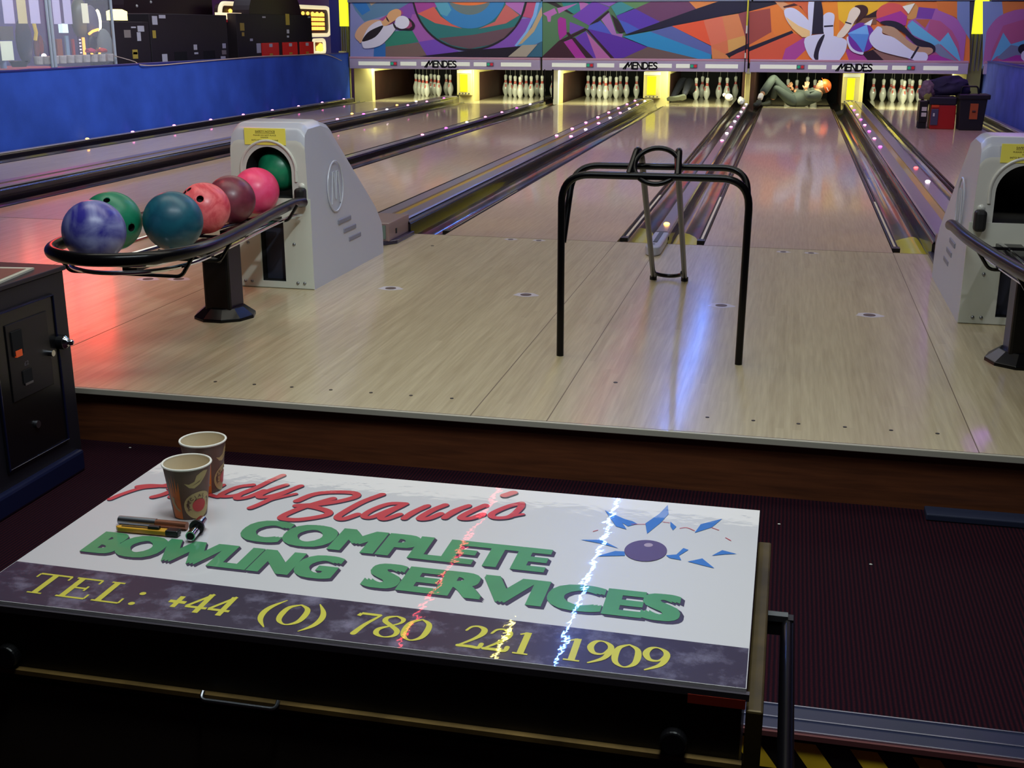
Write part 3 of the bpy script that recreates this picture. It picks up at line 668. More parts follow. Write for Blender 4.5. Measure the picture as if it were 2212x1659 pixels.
art3 = [((215, 115, 55), [(55, 10), (1795, 10), (1795, 500), (55, 500)]), (NV, [(55, 10), (262, 10), (290, 30), (55, 90)]), ((152, 70, 66), [(55, 95), (230, 65), (240, 250), (55, 350)]), ((220, 122, 52), [(230, 65), (290, 30), (330, 60), (480, 290), (260, 270), (240, 200)]),
 ((205, 86, 62), [(55, 400), (410, 258), (500, 290), (330, 480), (55, 492)]), (NV, [(55, 368), (400, 238), (412, 258), (55, 402)]), ((225, 132, 42), [(640, 10), (770, 10), (770, 280), (500, 300)]), ((228, 175, 42), [(755, 10), (1160, 10), (1060, 80), (960, 180), (860, 230), (765, 150)]),
 ((212, 150, 110), [(265, 10), (330, 10), (380, 40), (340, 90)]), ((70, 30, 35), [(330, 50), (470, 12), (520, 100), (500, 90), (450, 40), (340, 62)]), ((205, 95, 60), [(380, 10), (520, 10), (535, 150), (470, 50)]),
 ((165, 68, 145), [(320, 478), (350, 380), (500, 290), (520, 380), (420, 478)]), ((160, 62, 140), [(780, 485), (830, 380), (960, 410), (1010, 490)]), ((218, 112, 50), [(415, 478), (510, 388), (600, 478)]), ((218, 112, 50), [(735, 485), (820, 400), (850, 485)]),
 ((40, 20, 35), [(950, 420), (1050, 380), (1140, 492), (1010, 492)]), ((134, 98, 92), [(1030, 385), (1340, 460), (1390, 492), (1140, 492)]), ((128, 84, 60), [(850, 180), (960, 120), (1070, 110), (1060, 190), (900, 190)]), ((45, 22, 30), [(950, 140), (1100, 60), (1075, 130), (1000, 140)]),
 ((200, 142, 82), ell(1330, 85, 60, 68, 24)), ((156, 92, 162), [(1370, 140), (1500, 68), (1600, 95), (1720, 180), (1795, 320), (1795, 500), (1330, 492), (1300, 200)]), ((114, 62, 152), [(1390, 55), (1520, 68), (1490, 150), (1370, 140)]), ((205, 115, 50), [(1530, 10), (1690, 10), (1690, 140), (1540, 78)]),
 ((112, 132, 178), [(1690, 10), (1795, 10), (1795, 310), (1690, 145)]), ((166, 82, 126), [(1480, 150), (1560, 165), (1650, 240), (1700, 330), (1720, 492), (1400, 492)]), ((172, 92, 62), [(1360, 152), (1480, 150), (1440, 220)]), ((94, 164, 204), [(1300, 200), (1340, 160), (1560, 330), (1545, 400), (1500, 350), (1340, 270)]),
 ((94, 164, 204), [(1550, 332), (1620, 252), (1690, 380), (1722, 490), (1560, 345)]), ((112, 122, 152), [(1545, 340), (1690, 480), (1560, 440), (1480, 370)]), ((154, 56, 148), [(1470, 430), (1540, 430), (1690, 492), (1450, 492)]),
 ((204, 82, 82), ell(1180, 115, 122, 92, 30)), ((158, 52, 144), [(1052, 150), (1250, 85), (1300, 130), (1290, 200), (1100, 182)]),
 (WH, [(340, 80), (400, 60), (470, 100), (540, 180), (545, 285), (430, 240), (360, 160)]), ((228, 188, 132), [(350, 130), (450, 200), (540, 240), (540, 290), (480, 290), (400, 220)]), (WH, [(530, 12), (585, 12), (578, 200), (555, 268), (530, 180)]), (NV, [(575, 12), (630, 12), (642, 80), (650, 200), (662, 262), (555, 266)]),
 (WH, [(500, 300), (640, 265), (720, 278), (820, 310), (826, 370), (800, 430), (740, 488), (610, 488), (530, 430)]), (WH, [(650, 115), (690, 96), (732, 118), (725, 200), (720, 290), (652, 270), (645, 150)]), (NV, [(650, 200), (722, 195), (722, 208), (650, 213)]), (NV, [(640, 275), (600, 330), (570, 430), (585, 468), (605, 470), (612, 400), (655, 282)]),
 ((60, 30, 30), [(890, 50), (950, 38), (990, 60), (985, 110), (900, 180), (925, 100)]), ((220, 205, 190), [(820, 180), (850, 90), (890, 55), (930, 75), (928, 110), (890, 165), (860, 220), (800, 290), (750, 280)]), (NV, [(818, 168), (866, 182), (862, 192), (815, 178)]),
 (WH, [(828, 290), (900, 300), (960, 418), (900, 415), (850, 380)]), ((108, 46, 154), ell(945, 292, 105, 115, 30)), ((82, 132, 208), [(835, 260), (985, 190), (1002, 270), (960, 412), (900, 330)]), ((110, 165, 225), [(835, 262), (1000, 268), (985, 192)]),
 (NV, [(1090, 180), (1160, 160), (1260, 190), (1360, 290), (1480, 335), (1520, 370), (1500, 410), (1380, 360), (1250, 240)]), ((176, 140, 114), [(1090, 205), (1200, 215), (1300, 310), (1390, 362), (1490, 375), (1485, 420), (1350, 440), (1200, 300), (1100, 250)]),
 (WH, [(1002, 300), (1050, 225), (1075, 205), (1105, 225), (1110, 265), (1200, 295), (1340, 395), (1440, 410), (1462, 450), (1430, 492), (1400, 492), (1320, 458), (1200, 430), (1060, 385)]), (NV, [(1382, 360), (1396, 368), (1340, 460), (1324, 455)]),
 ((225, 225, 215), [(1262, 50), (1360, 25), (1310, 110)]), ((225, 225, 235), [(960, 190), (1032, 148), (1015, 200)])]
D_ = (1600, 0), .27667, (1890, 3200, 10, 515)
art4 = [((122, 142, 188), [(1890, 10), (3200, 10), (3200, 515), (1890, 515)]), ((205, 120, 60), [(2040, 10), (2400, 10), (2400, 90), (2050, 115)]), ((162, 98, 154), [(1893, 320), (1950, 200), (2050, 110), (2250, 70), (2500, 150), (2600, 515), (1893, 500)]),
 ((168, 86, 128), [(1960, 400), (2050, 200), (2250, 140), (2450, 250), (2500, 515), (1950, 490)]), ((94, 164, 204), [(1950, 485), (2050, 255), (2110, 345), (2260, 300), (2230, 370), (2000, 440)]), ((112, 122, 152), [(2000, 452), (2110, 350), (2260, 380), (2100, 485)]),
 ((154, 56, 148), [(1980, 492), (2150, 430), (2300, 440), (2300, 515), (1980, 515)]), (NV, ell(2215, 385, 50, 42, 20)), (WH, [(2190, 450), (2205, 400), (2300, 380), (2300, 500), (2220, 480)]), ((204, 82, 82), ell(2700, 240, 160, 160, 24)), ((82, 132, 208), [(2800, 120), (3050, 200), (2950, 420)])]
# bold slanted rail lettering
GL = {'M': [[(0, 0), (.42, 1)], [(.42, 1), (.50, .35)], [(.50, .35), (.92, 1)], [(.92, 1), (.96, 0)], [(-.28, 0), (.42, 1)]],
      'E': [[(.62, 1), (.1, 1), (.1, 0), (.62, 0)], [(.1, .52), (.55, .52)]],
      'N': [[(.08, 0), (.08, 1), (.72, 0), (.72, 1)]],
      'D': [[(.08, 0), (.08, 1), (.35, 1), (.62, .88), (.76, .5), (.62, .12), (.35, 0), (.08, 0)]],
      'S': [[(.58, .88), (.42, 1), (.18, .96), (.1, .76), (.24, .56), (.48, .44), (.6, .24), (.5, .04), (.28, 0), (.06, .1)]]}
ADV = {'M': 1.04, 'E': .66, 'N': .84, 'D': .82, 'S': .64}
def rail_word(x0, z0, h, wtot, Y):
    b = BM(); cur = .28; tot = .28+sum(ADV[c] for c in 'MENDES')
    sx = wtot/tot
    for c in 'MENDES':
        for pl in GL[c]:
            pts = [(x0+(cur+p[0])*sx, z0+p[1]*h) for p in pl]
            for a, e in zip(pts, pts[1:]):
                for q in stroke2([a, e], h*.22): b.face([(u, Y, v) for u, v in q])
        cur += ADV[c]
    return b
masks = [(757, 1168, A_, art1, 'leftmost masking unit with two pins beside a large dark ring', 1),
         (1172, 1615, B_, art2, 'middle masking unit with purple shards and an orange burst', 1),
         (1619, 2091, C_, art3, 'masking unit with white pins bursting on orange above the lying person', 1),
         (2124, 2560, D_, art4, 'right masking unit with pink arch beyond the right blue wall', 0)]
M_rail = mat('rail_lilac', (176, 160, 190), .4, coat=.3)
M_win = mat('rail_window', (226, 226, 216), .4, emit=.25, ecol=(230, 235, 215))
for (pa, pb, (org, sc, rect), art, lab, full) in masks:
    xa = at(pa, 147, Y=YM).x; xb = at(pb, 147, Y=YM).x
    if full == 0: xb = xa+3.36
    t = empty('masking_unit', ((xa+xb)/2, YM, .55), lab, 'masking unit')
    ox, oz = (xa+xb)/2, .55
    BM().box(xa-ox+.005, xb-ox-.005, .0, .05, .2, 1.10).build('panel', mat('panel_back', (60, 60, 80), .6), t)
    artwork('artwork', t, art, org, sc, rect, YM)
    BM().box(xa-ox, xb-ox, -.03, .05, 1.09, 1.13).build('top_rail', mat('rail_grey', (120, 124, 150), .4), t)
    BM().box(xa-ox+.003, xb-ox-.003, -.05, .05, .0, .165).build('lower_rail', M_rail, t, bevel=.006)
    BM().box(xa-ox+.003, xb-ox-.003, -.055, .05, .165, .20).build('rail_lip', mat('rail_pink', (190, 140, 165), .4), t, bevel=.006)
    if full:
        w_ = xb-xa
        for f0, f1 in ((.05, .245), (.275, .36), (.385, .64), (.66, .745), (.80, .955)):
            BM().box(xa-ox+w_*f0, xa-ox+w_*f1, -.056, -.05, .055, .12).build('light_window', M_win, t, bevel=.004)
        rail_word(xa-ox+w_*.405, .036, .100, w_*.165, -.0575).build('lettering', M_black, t, merge=False)
        for f0 in (.24, .745):
            q = BM().box(xa-ox+w_*f0-.062, xa-ox+w_*f0+.062, -.060, -.05, .055, .12).build('lamp_plate', mat('lamp_plate', (110, 96, 120), .5), t)
            for dx, nm, c_ in ((-.028, 'green_lamp', (40, 160, 120)), (.028, 'red_lamp', (190, 40, 50))):
                BM().cyl((xa-ox+w_*f0+dx,   .088), 'y', .024, -.066, -.058, n=14).build(nm, mat(nm, c_, .3, emit=.3, ecol=c_, coat=1), q)
# lit yellow columns beside the masks
M_lit = mat('lit_yellow', (235, 240, 60), .4, emit=1.0, ecol=(235, 240, 40))
def lit_column(x0, x1, Y, lab, zt=2.2, zsplit=1.25):
    t = empty('lit_column', ((x0+x1)/2, Y, 0), lab, 'column'); h = (x1-x0)/2
    BM().box(-h, h, 0, .08, zsplit, zt).build('lamp_panel', M_lit, t)
    b = BM().box(-h, h, .04, .1, .0, zsplit); b.build('back_plate', mat('plate_olive', (150, 150, 90), .4, metal=.4), t)
    b = BM()
    for sx in (-.7, -.1, .45): b.tube([(h*sx, .0, .6), (h*sx, 0, zsplit)], .012, 8)
    b.build('conduit', M_steel, t, smooth=True)
    return t
lit_column(-7.24, -7.10, 13.25, 'yellow lit column above metal pipes at the far left end of the masks')
BM_post = BM().box(-7.22, -7.12, 13.1, 13.2, 0, .84).build('end_post', M_cream); tag(BM_post, 'cream post at the far end of the left blue wall', 'post')
lit_column(at(2100, 60, Y=13.25).x, at(2131, 60, Y=13.25).x, 13.25, 'yellow lit column above metal pipes between the masks on the right', zsplit=1.15)
t = empty('hanging_rod', (at(1617, 0, Y=YM).x, YM-.09, .55), 'thin rod with a yellow upper half hanging before the mask seam', 'rod')
BM().tube([(0, 0, .72), (0, 0, 1.4)], .013, 8).build('upper_rod', mat('rod_yellow', (215, 205, 60), .5), t)
BM().tube([(0, 0, -.0), (0, 0, .72)], .008, 8).build('lower_rod', M_black, t)
BM().tube([(0, 0, .60), (0, 0, .72)], .014, 8).build('clip', M_bolt, t)
BM().tube([(0, 0, .22), (0, 0, .30)], .012, 8).build('clip', M_bolt, t)

# ------------------------------------------------------------------ ball return hoods
def hood(cx, lab, notice=True):
    t = empty('ball_return_hood', (cx, -1.69, 0), lab, 'ball return')
    # side profile (y,z) seen from the side, front at y=0
    prof = [(0, 0), (0, .70), (.015, .765), (.06, .792), (.22, .797), (.34, .770), (.41, .722), (.94, .30), (1.03, .18), (1.045, .12), (1.045, 0)]
    prof = [(p.x, p.y) for p in fillet([Vector((a, b, 0)) for a, b in prof], .012, 3)]
    n = len(prof)
    hw = lambda z: .209-.024*max(0, (z-.3)/.5)
    xs = []
    bm = BM()
    # cross rounding: outer ring slightly inset
    cols = [(-1, .03), (-1+.10, .008), (-1+.22, 0), (0, 0), (1-.22, 0), (1-.10, .008), (1, .03)]
    vs = []
    cyy, czz = .35, .35
    for (u, inset) in cols:
        for (y, z) in prof:
            zz = z-inset*1.0*(1 if z > .12 else 0)*(1 if y < 1.0 else .3)
            yy = y-inset*.5*(1 if y > .4 else 0)
            vs.append((u*hw(z), yy, max(zz, 0)))
    fs = []
    for c in range(len(cols)-1):
        for i in range(n): fs.append((c*n+i, c*n+(i+1) % n, (c+1)*n+(i+1) % n, (c+1)*n+i))
    fs += [tuple(range(n)), tuple((len(cols)-1)*n+i for i in range(n-1, -1, -1))]
    bm.add(vs, fs)
    o = bm.build('shell', M_hood, None)
    # arch opening and lower slot cut out of the front
    cut = BM()
    arch = [(-.115, .44), (.118, .44)]+[(.0015+.1165*math.cos(a), .565+.1165*math.sin(a)) for a in [PI*i/20 for i in range(21)]]
    cut.prism(arch, 'y', -.1, .52)
    cut.prism([(-.058, .035), (.062, .035), (.062, .33), (-.058, .33)], 'y', -.1, .12)
    co = cut.build('cut', M_dark, None, merge=False)
    md = o.modifiers.new('b', 'BOOLEAN'); md.object = co; md.operation = 'DIFFERENCE'; md.solver = 'EXACT'
    dg = bpy.context.evaluated_depsgraph_get(); me = bpy.data.meshes.new_from_object(o.evaluated_get(dg)); o.modifiers.clear()
    me.materials.clear(); bpy.data.objects.remove(o); bpy.data.objects.remove(co)
    o = addmesh('shell', me, [M_hood, M_hoodf, M_dark], t, True)
    for p in me.polygons:
        c = p.center
        p.material_index = 0
        if c.y < .004 and p.normal.y < -.5: p.material_index = 1
        elif .004 < c.y < .53 and abs(c.x) < .118 and c.z < .70 and abs(p.normal.x) + abs(p.normal.z) > .5 and not (c.y > .4 and c.z > .68) and abs(c.x) < .1179 and (c.z > .43 or c.z < .34) and c.z > .03: p.material_index = 2
        elif (abs(c.y-.52) < .002 or abs(c.y-.12) < .002) and p.normal.y < -.5: p.material_index = 2
    # raised frame round the face
    fr = []
    for i in range(25):
        a = PI*i/24; fr.append((.150*math.cos(a), -.004, .60+.12*math.sin(a)))
    BM().tube([(.140, -.002, .52), (.140, -.002, .57)]+[(.0015+.140*math.cos(PI*i/24), -.002, .57+.140*math.sin(PI*i/24)) for i in range(25)]+[(-.137, -.002, .52)], .007, 8).build('arch_rim', M_hoodf, t, smooth=True)
    BM().box(-.196, .196, -.004, .0, .0, .44).build('lower_panel', M_hoodf, t, bevel=.002) if False else None
    lp = BM().box(-.207, -.060, -.006, 0, .004, .44).box(.064, .207, -.006, 0, .004, .44).box(-.060, .064, -.006, 0, .004, .034).box(-.06, .064, -.006, 0, .34, .44)
    lp.build('lower_panel', mat('panel_ivory', (206, 208, 196), .45), t)
    BM().box(-.056, .060, .05, .06, .036, .33).build('slot_plate', M_slot, t)
    b = BM()
    for x, z in ((-.15, .03), (-.115, .03), (.125, .03), (.16, .03), (-.125, .22), (.115, .22)): b.sphere((x, -.006, z), .008, 10)
    b.build('bolt', M_steel, t, smooth=True)
    for x in (-.165, .168): BM().lathe([(.016, 0), (.015, .004), (.008, .009), (.0001, .010)], n=14).xf(Matrix.Translation((x, -.001, .50)) @ Matrix.Rotation(PI/2, 4, 'X')).build('cap_bolt', M_bolt, t, smooth=True)
    # notice
    nb = BM().box(-.112, .098, -.0035, -.0015, .690, .768)
    nt_ = nb.build('notice', M_yellow, t, bevel=.001)
    if notice:
        b = BM()
        for s_, x0, x1, z0, z1 in (('SAFETY NOTICE', -.055, .045, .748, .757), ('PLEASE DO NOT PLACE', -.065, .050, .732, .738), ('HANDS', -.028, .010, .722, .728), ('INTO BOWLING MACHINE', -.075, .060, .708, .715)):
            V, F = fit_text(s_, x0, x1, z0, z1, .02)
            b.add([(x, -.0040, z) for x, z in V], F)
        b.box(-.055, .045, -.0042, -.0036, .744, .7455)
        b.build('notice_lettering', M_ink, nt_, merge=False, recalc=False)
    # rubber bumper where the rails enter
    for s_ in (-1, 1):
        BM().box(s_*.168-.024, s_*.168+.024, -.055, .004, .405, .495).build('rubber_stop', M_rubber, t, bevel=.015, seg=3)
    # embossed M in an oval and three slots on both sides
    for s_ in (-1, 1):
        X = s_*.2045
        b = BM(); yc, zc = .34, .46
        b.tube([(X+s_*(.001-.006*max(0, (z_-.3))), yc+.105*math.cos(a), z_) for a in [2*PI*i/40 for i in range(40)] for z_ in [zc+.125*math.sin(a)]], .0045, 6, closed=True)
        b.build('oval_emblem', M_hood, t, smooth=True)
        b = BM()
        pts = [(-.06, -.085), (-.035, .075), (-.015, .075), (0, -.06), (.015, .075), (.035, .075), (.06, -.085)]
        b.tube([(X+s_*.001, yc+p[0], zc+p[1]) for p in pts], .0045, 6)
        b.build('emblem_letter', M_hood, t, smooth=True)
        for k in range(3):
            q = BM().box(X-.004, X+.004, .36+.07*k, .54+.07*k, .262-.055*k, .286-.055*k)
            q.build('vent_slot', mat('vent_shadow', (130, 130, 146), .5), t, bevel=.004)
    return t
hood(-1.963, 'grey ball return hood with yellow safety notice on the left approach')
hood(1.42, 'grey ball return hood cut off by the right photo edge')

# ------------------------------------------------------------------ ball racks
def rack(dx, lab):
    t = empty('ball_rack', (-1.93+dx, -2.3, 0), lab, 'ball rack')
    ox, oy = -1.93, -2.3
    R_ = [(-1.772, -1.74, .432), (-1.765, -1.86, .443), (-1.70, -2.25, .455), (-1.60, -2.78, .466), (-1.535, -3.22, .480), (-1.60, -3.46, .486), (-1.78, -3.55, .488), (-1.97, -3.46, .487), (-2.065, -3.24, .484),
          (-2.12, -2.78, .470), (-2.16, -2.25, .456), (-2.165, -1.86, .443), (-2.165, -1.74, .432)]
    P_ = smooth_path([(a-ox, b-oy, c) for a, b, c in R_], 8)
    BM().tube(P_, .023, 16).build('rim_rail', M_bsteel, t, smooth=True)
    b = BM()
    c_ = lambda f, dz: [((a-ox-.0)*f+(1-f)*(-1.85-ox), (b_-oy-.0)*(f if b_ < -3 else 1)+(0 if b_ >= -3 else (1-f)*(-3.1-oy)), z+dz) for a, b_, z in R_]
    b.tube(smooth_path(c_(.80, -.062), 6), .008, 8)
    b.tube(smooth_path(c_(.36, -.075), 6), .008, 8)
    b.build('chrome_rail', M_chrome, t, smooth=True)
    for y in (-3.25, -2.95, -2.45, -1.98):
        f = 0 if y < -3.1 else 1
        xl, xr = (-2.10, -1.56) if y < -2.6 else (-2.16, -1.70)
        z = .40
        b = BM().tube(fillet([(xl-ox, y-oy, .455), (xl+.05-ox, y-oy, z-.02), (xr-.05-ox, y-oy, z-.02), (xr-ox, y-oy, .455)], .02, 4), .007, 6)
        b.build('cross_bracket', M_bsteel, t, smooth=True)
    b = BM().box(-.03, .03, -.75, -.1, .345, .362).box(-.05, .05, .1, .55, .345, .362)
    b.tube([(-.06, -.42, .36), (-.02, -.12, .27)], .01, 6).tube([(.10, -.42, .36), (.05, -.12, .27)], .01, 6)
    b.build('under_beam', M_bsteel, t)
    BM().box(-.062, .062, -.07, .07, .03, .35).build('column', M_bsteel, t, bevel=.012)
    pr = [(.135, 0), (.135, .012), (.085, .05), (.0001, .052)]
    BM().lathe(pr, n=10).build('foot_plate', M_bsteel, t, bevel=.003)
    # ribs printed on the rim
    return t
rk = rack(0, 'black ball rack on a pedestal with seven coloured balls, left side')
rack(3.30, 'empty black ball rack cut off by the right photo edge')
t_tray = None

def ball_mat(name, a, b_, scale=3, rough=.45, dist=1.5):
    m = bpy.data.materials.new(name); m.use_nodes = True; nt = m.node_tree; N = nt.nodes; L = nt.links; b = N['Principled BSDF']
    tc = N.new('ShaderNodeTexCoord'); nz = N.new('ShaderNodeTexNoise'); nz.inputs['Scale'].default_value = scale*3; nz.inputs['Detail'].default_value = 6; nz.inputs['Distortion'].default_value = dist
    L.new(tc.outputs['Object'], nz.inputs['Vector']); cr = N.new('ShaderNodeValToRGB'); cr.color_ramp.elements[0].position = .35; cr.color_ramp.elements[1].position = .68
    cr.color_ramp.elements[0].color = lin(a); cr.color_ramp.elements[1].color = lin(b_)
    L.new(nz.outputs['Fac'], cr.inputs[0]); L.new(cr.outputs[0], b.inputs['Base Color']); b.inputs['Roughness'].default_value = rough
    b.inputs['Coat Weight'].default_value = .25; b.inputs['Coat Roughness'].default_value = .25
    return m
M_hole = mat('finger_hole_dark', (8, 6, 6), .8)
def ball(c, m, lab, holes=()):
    """holes are drilled for real: recessed cups turned to the given directions"""
    o = BM().sphere((0, 0, 0), .108, 64).build('bowling_ball', m, None, smooth=True)
    for i, d in enumerate(holes):
        d = Vector(d).normalized(); Mx = d.to_track_quat('Z', 'Y').to_matrix().to_4x4()
        r = .0150 if i == 0 else .0118
        cb = BM().cyl((0, 0), 'z', r, .080, .12, n=20).xf(Mx).build('cut', M_hole)
        md = o.modifiers.new('b', 'BOOLEAN'); md.object = cb; md.operation = 'DIFFERENCE'; md.solver = 'EXACT'
        dg = bpy.context.evaluated_depsgraph_get(); me = bpy.data.meshes.new_from_object(o.evaluated_get(dg)); o.modifiers.clear(); o.data = me
        bpy.data.objects.remove(cb)
        BM().lathe([(r-.0002, .081), (r-.0002, .1066)], n=20).lathe([(.0001, .0815), (r-.0002, .0815)], n=20).xf(Mx).build('finger_hole', M_hole, o)
    for p in o.data.polygons: p.use_smooth = True
    o.location = c
    tag(o, lab, 'bowling ball', None)
    return o
tc_ = lambda c: (CAM-Vector(c)).normalized()
def dirpx(c, u, v):
    """direction on the ball given offsets to the viewer's right/up, as fractions of the radius"""
    d = tc_(c); r = Vector((0, 0, 1)).cross(d).normalized(); up = d.cross(r)
    return r*u+up*v+d*math.sqrt(max(0, 1-u*u-v*v))
B1 = (-1.895, -3.315, .541); B2 = (-1.955, -3.100, .541); B3 = (-1.738, -3.045, .541); B4 = (-1.957, -2.37, .486); B5 = (-1.972, -2.085, .483); B6 = (-1.985, -1.79, .486); g = at(606, 364, Y=-1.56); B7 = (g.x, g.y, g.z)
ball(B1, ball_mat('ball_violet', (58, 52, 160), (168, 172, 224), 2, .35), 'marbled violet blue bowling ball, foremost at the rack tip', [dirpx(B1, -.62, -.75), dirpx(B1, -.1, -.80)])
ball(B2, ball_mat('ball_green', (18, 128, 92), (26, 148, 108), 3), 'bright green bowling ball behind the violet one', [dirpx(B2, .62, -.25), dirpx(B2, -.1, .70)])
ball(B3, ball_mat('ball_teal', (18, 84, 108), (30, 108, 128), 3), 'dark teal bowling ball without visible holes, third from the rack tip')
ball(B4, ball_mat('ball_coral', (206, 58, 72), (236, 112, 116), 3, dist=3), 'coral red bowling ball with a big thumb hole', [dirpx(B4, -.15, .36), dirpx(B4, -.55, .74), dirpx(B4, -.72, .62)])
ball(B5, ball_mat('ball_maroon', (96, 30, 48), (122, 48, 66), 3), 'dark maroon bowling ball between the coral and the pink ones')
ball(B6, ball_mat('ball_pink', (240, 58, 110), (250, 90, 140), 3), 'bright pink bowling ball in front of the hood opening')
ball(B7, ball_mat('ball_deep_green', (16, 120, 82), (26, 144, 98), 3), 'deep green bowling ball inside the hood opening')

# ------------------------------------------------------------------ black ramp for rolling balls
t = empty('bowling_ramp', (-.02, -2.2, 0), 'black tubular ball ramp standing on the approach', 'ball ramp')
o_ = Vector((-.02, -2.2, 0))
def L_(pts): return [Vector(p)-o_ for p in pts]
fr_ = fillet(L_([(-.367, -2.612, 0), (-.372, -2.60, .700), (.322, -2.60, .700), (.316, -2.582, 0)]), .11, 10)
BM().tube(fr_, .0140, 14).build('front_frame', M_bsteel, t, smooth=True)
rr_ = fillet(L_([(-.366, -2.588, .44), (-.350, -2.47, .72), (.300, -2.45, .722), (.322, -2.583, .56)]), [.10, .09], 10)
BM().tube(rr_, .0125, 12).build('rear_frame', M_bsteel, t, smooth=True)
for xt, xb_ in ((-.103, -.178), (.052, -.020)):
    p_ = L_([(xt-.018*(1 if xt < 0 else -.4), -2.60, .705), (xt, -2.50, .795), (xt+.01*(1 if xt < 0 else -1), -2.45, .755), (xb_, -1.06, .014)])
    BM().tube(fillet(p_, [.03, .02], 6), .0125, 12).build('guide_rail', M_bsteel, t, smooth=True)
    BM().cyl((xb_-o_.x, -1.06-o_.y), 'z', .018, 0, .02, n=14).build('rubber_foot', M_rubber, t)
lp_ = [(-.168, -1.14, .058), (-.165, -1.10, .040), (-.140, -1.065, .026), (-.10, -1.05, .020), (-.060, -1.062, .026), (-.032, -1.095, .040), (-.027, -1.14, .058)]
BM().tube(smooth_path(L_(lp_), 6), .010, 10).build('end_loop', M_bsteel, t, smooth=True)
rc = Vector((-.022, -2.565, .735))-o_
ring = [rc+Vector((.083*math.cos(a), .055*math.sin(a)+.0, .060*math.sin(a))) for a in [2*PI*i/40 for i in range(40)]]
BM().tube(ring, .0095, 12, closed=True).build('stop_ring', M_bsteel, t, smooth=True)

# ------------------------------------------------------------------ service box with the sign top
TX0, TX1, TY0, TY1, TZ = -.648, .440, -5.705, -5.127, .45
bc = Vector(((TX0+TX1)/2, (TY0+TY1)/2, -.4))
M_case = mat('case_black', (16, 12, 9), .5, var=.35, vscale=5, coat=.1)
M_brass = mat('worn_brass', (76, 62, 32), .5, metal=.5, var=.4, vscale=14)
t = empty('service_box', bc, 'black wheeled service box with the painted sign as its top', 'tool box')
def lb(x0, x1, y0, y1, z0, z1): return (x0-bc.x, x1-bc.x, y0-bc.y, y1-bc.y, z0-bc.z, z1-bc.z)
BM().box(*lb(TX0+.004, TX1-.004, TY0+.004, TY1-.004, -.33, .440)).build('body', M_case, t)
BM().box(*lb(TX0+.0, TX1+.0, TY0-.006, TY0+.004, .341, .348)).build('edge_strip', mat('strip_brass', (116, 92, 50), .5, var=.5, vscale=12), t)
BM().box(*lb(TX0+.002, TX1-.002, TY0+.001, TY0+.006, -.32, .325)).build('lower_drawer', mat('drawer_grey', (60, 50, 42), .6, var=.2), t)
BM().box(*lb(TX1-.07, TX1+.0, TY0-.0045, TY0+.002, .425, .4375)).build('red_corner', mat('corner_red', (150, 40, 20), .5), t)
BM().box(*lb(TX0, TX1+.004, TY0-.004, TY0+.004, .436, .4455)).build('lip', mat('lip_grey', (76, 70, 78), .4, metal=.4), t)
for yy in (TY0, ): BM().box(*lb(TX1+.001, TX1+.022, TY0-.006, TY1-.07, .30, .425)).build('corner_flange', M_brass, t, bevel=.003)
BM().box(*lb(TX1+.001, TX1+.020, TY0-.004, TY0+.03, -.30, .29)).build('corner_flange', mat('flange_dark', (50, 46, 30), .5, metal=.5), t, bevel=.003)
for xk in (.355, -.585):
    k_ = BM().cyl((xk-bc.x, .368-bc.z), 'y', .017, TY0-.012-bc.y, TY0+.004-bc.y, n=24).build('lock_knob', M_black, t, bevel=.003)
b = BM().tube([(TX1+.02-bc.x, -5.215-bc.y, .300-bc.z), (.496-bc.x, -5.215-bc.y, .300-bc.z)], .012, 8)
b.box(*lb(TX1+.01, .505, -5.225, -5.205, .275, .304))
hd = b.build('handle_bracket', M_black, t)
BM().tube([(.496-bc.x, -5.22-bc.y, .292-bc.z), (.496-bc.x, -5.74-bc.y, .292-bc.z)], .0115, 14).build('handle_bar', M_bsteel, t, smooth=True)
BM().box(*lb(TX1+.01, .505, -5.75, -5.73, .275, .304)).build('handle_bracket', M_black, t)
# drop handle on the front face
b = BM().tube(fillet([(-.285-bc.x, TY0-.004-bc.y, .352-bc.z), (-.285-bc.x, TY0-.014-bc.y, .345-bc.z), (-.175-bc.x, TY0-.014-bc.y, .345-bc.z), (-.175-bc.x, TY0-.004-bc.y, .352-bc.z)], .008, 4), .0028, 8)
b.build('drop_handle', M_steel, t, smooth=True)
for xw in (-.55, .35):
    for yw in (-5.6, -5.2):
        BM().cyl((yw-bc.y, .05), 'x', .05, xw-.018-bc.x, xw+.018-bc.x, n=20).build('castor', M_rubber, t)
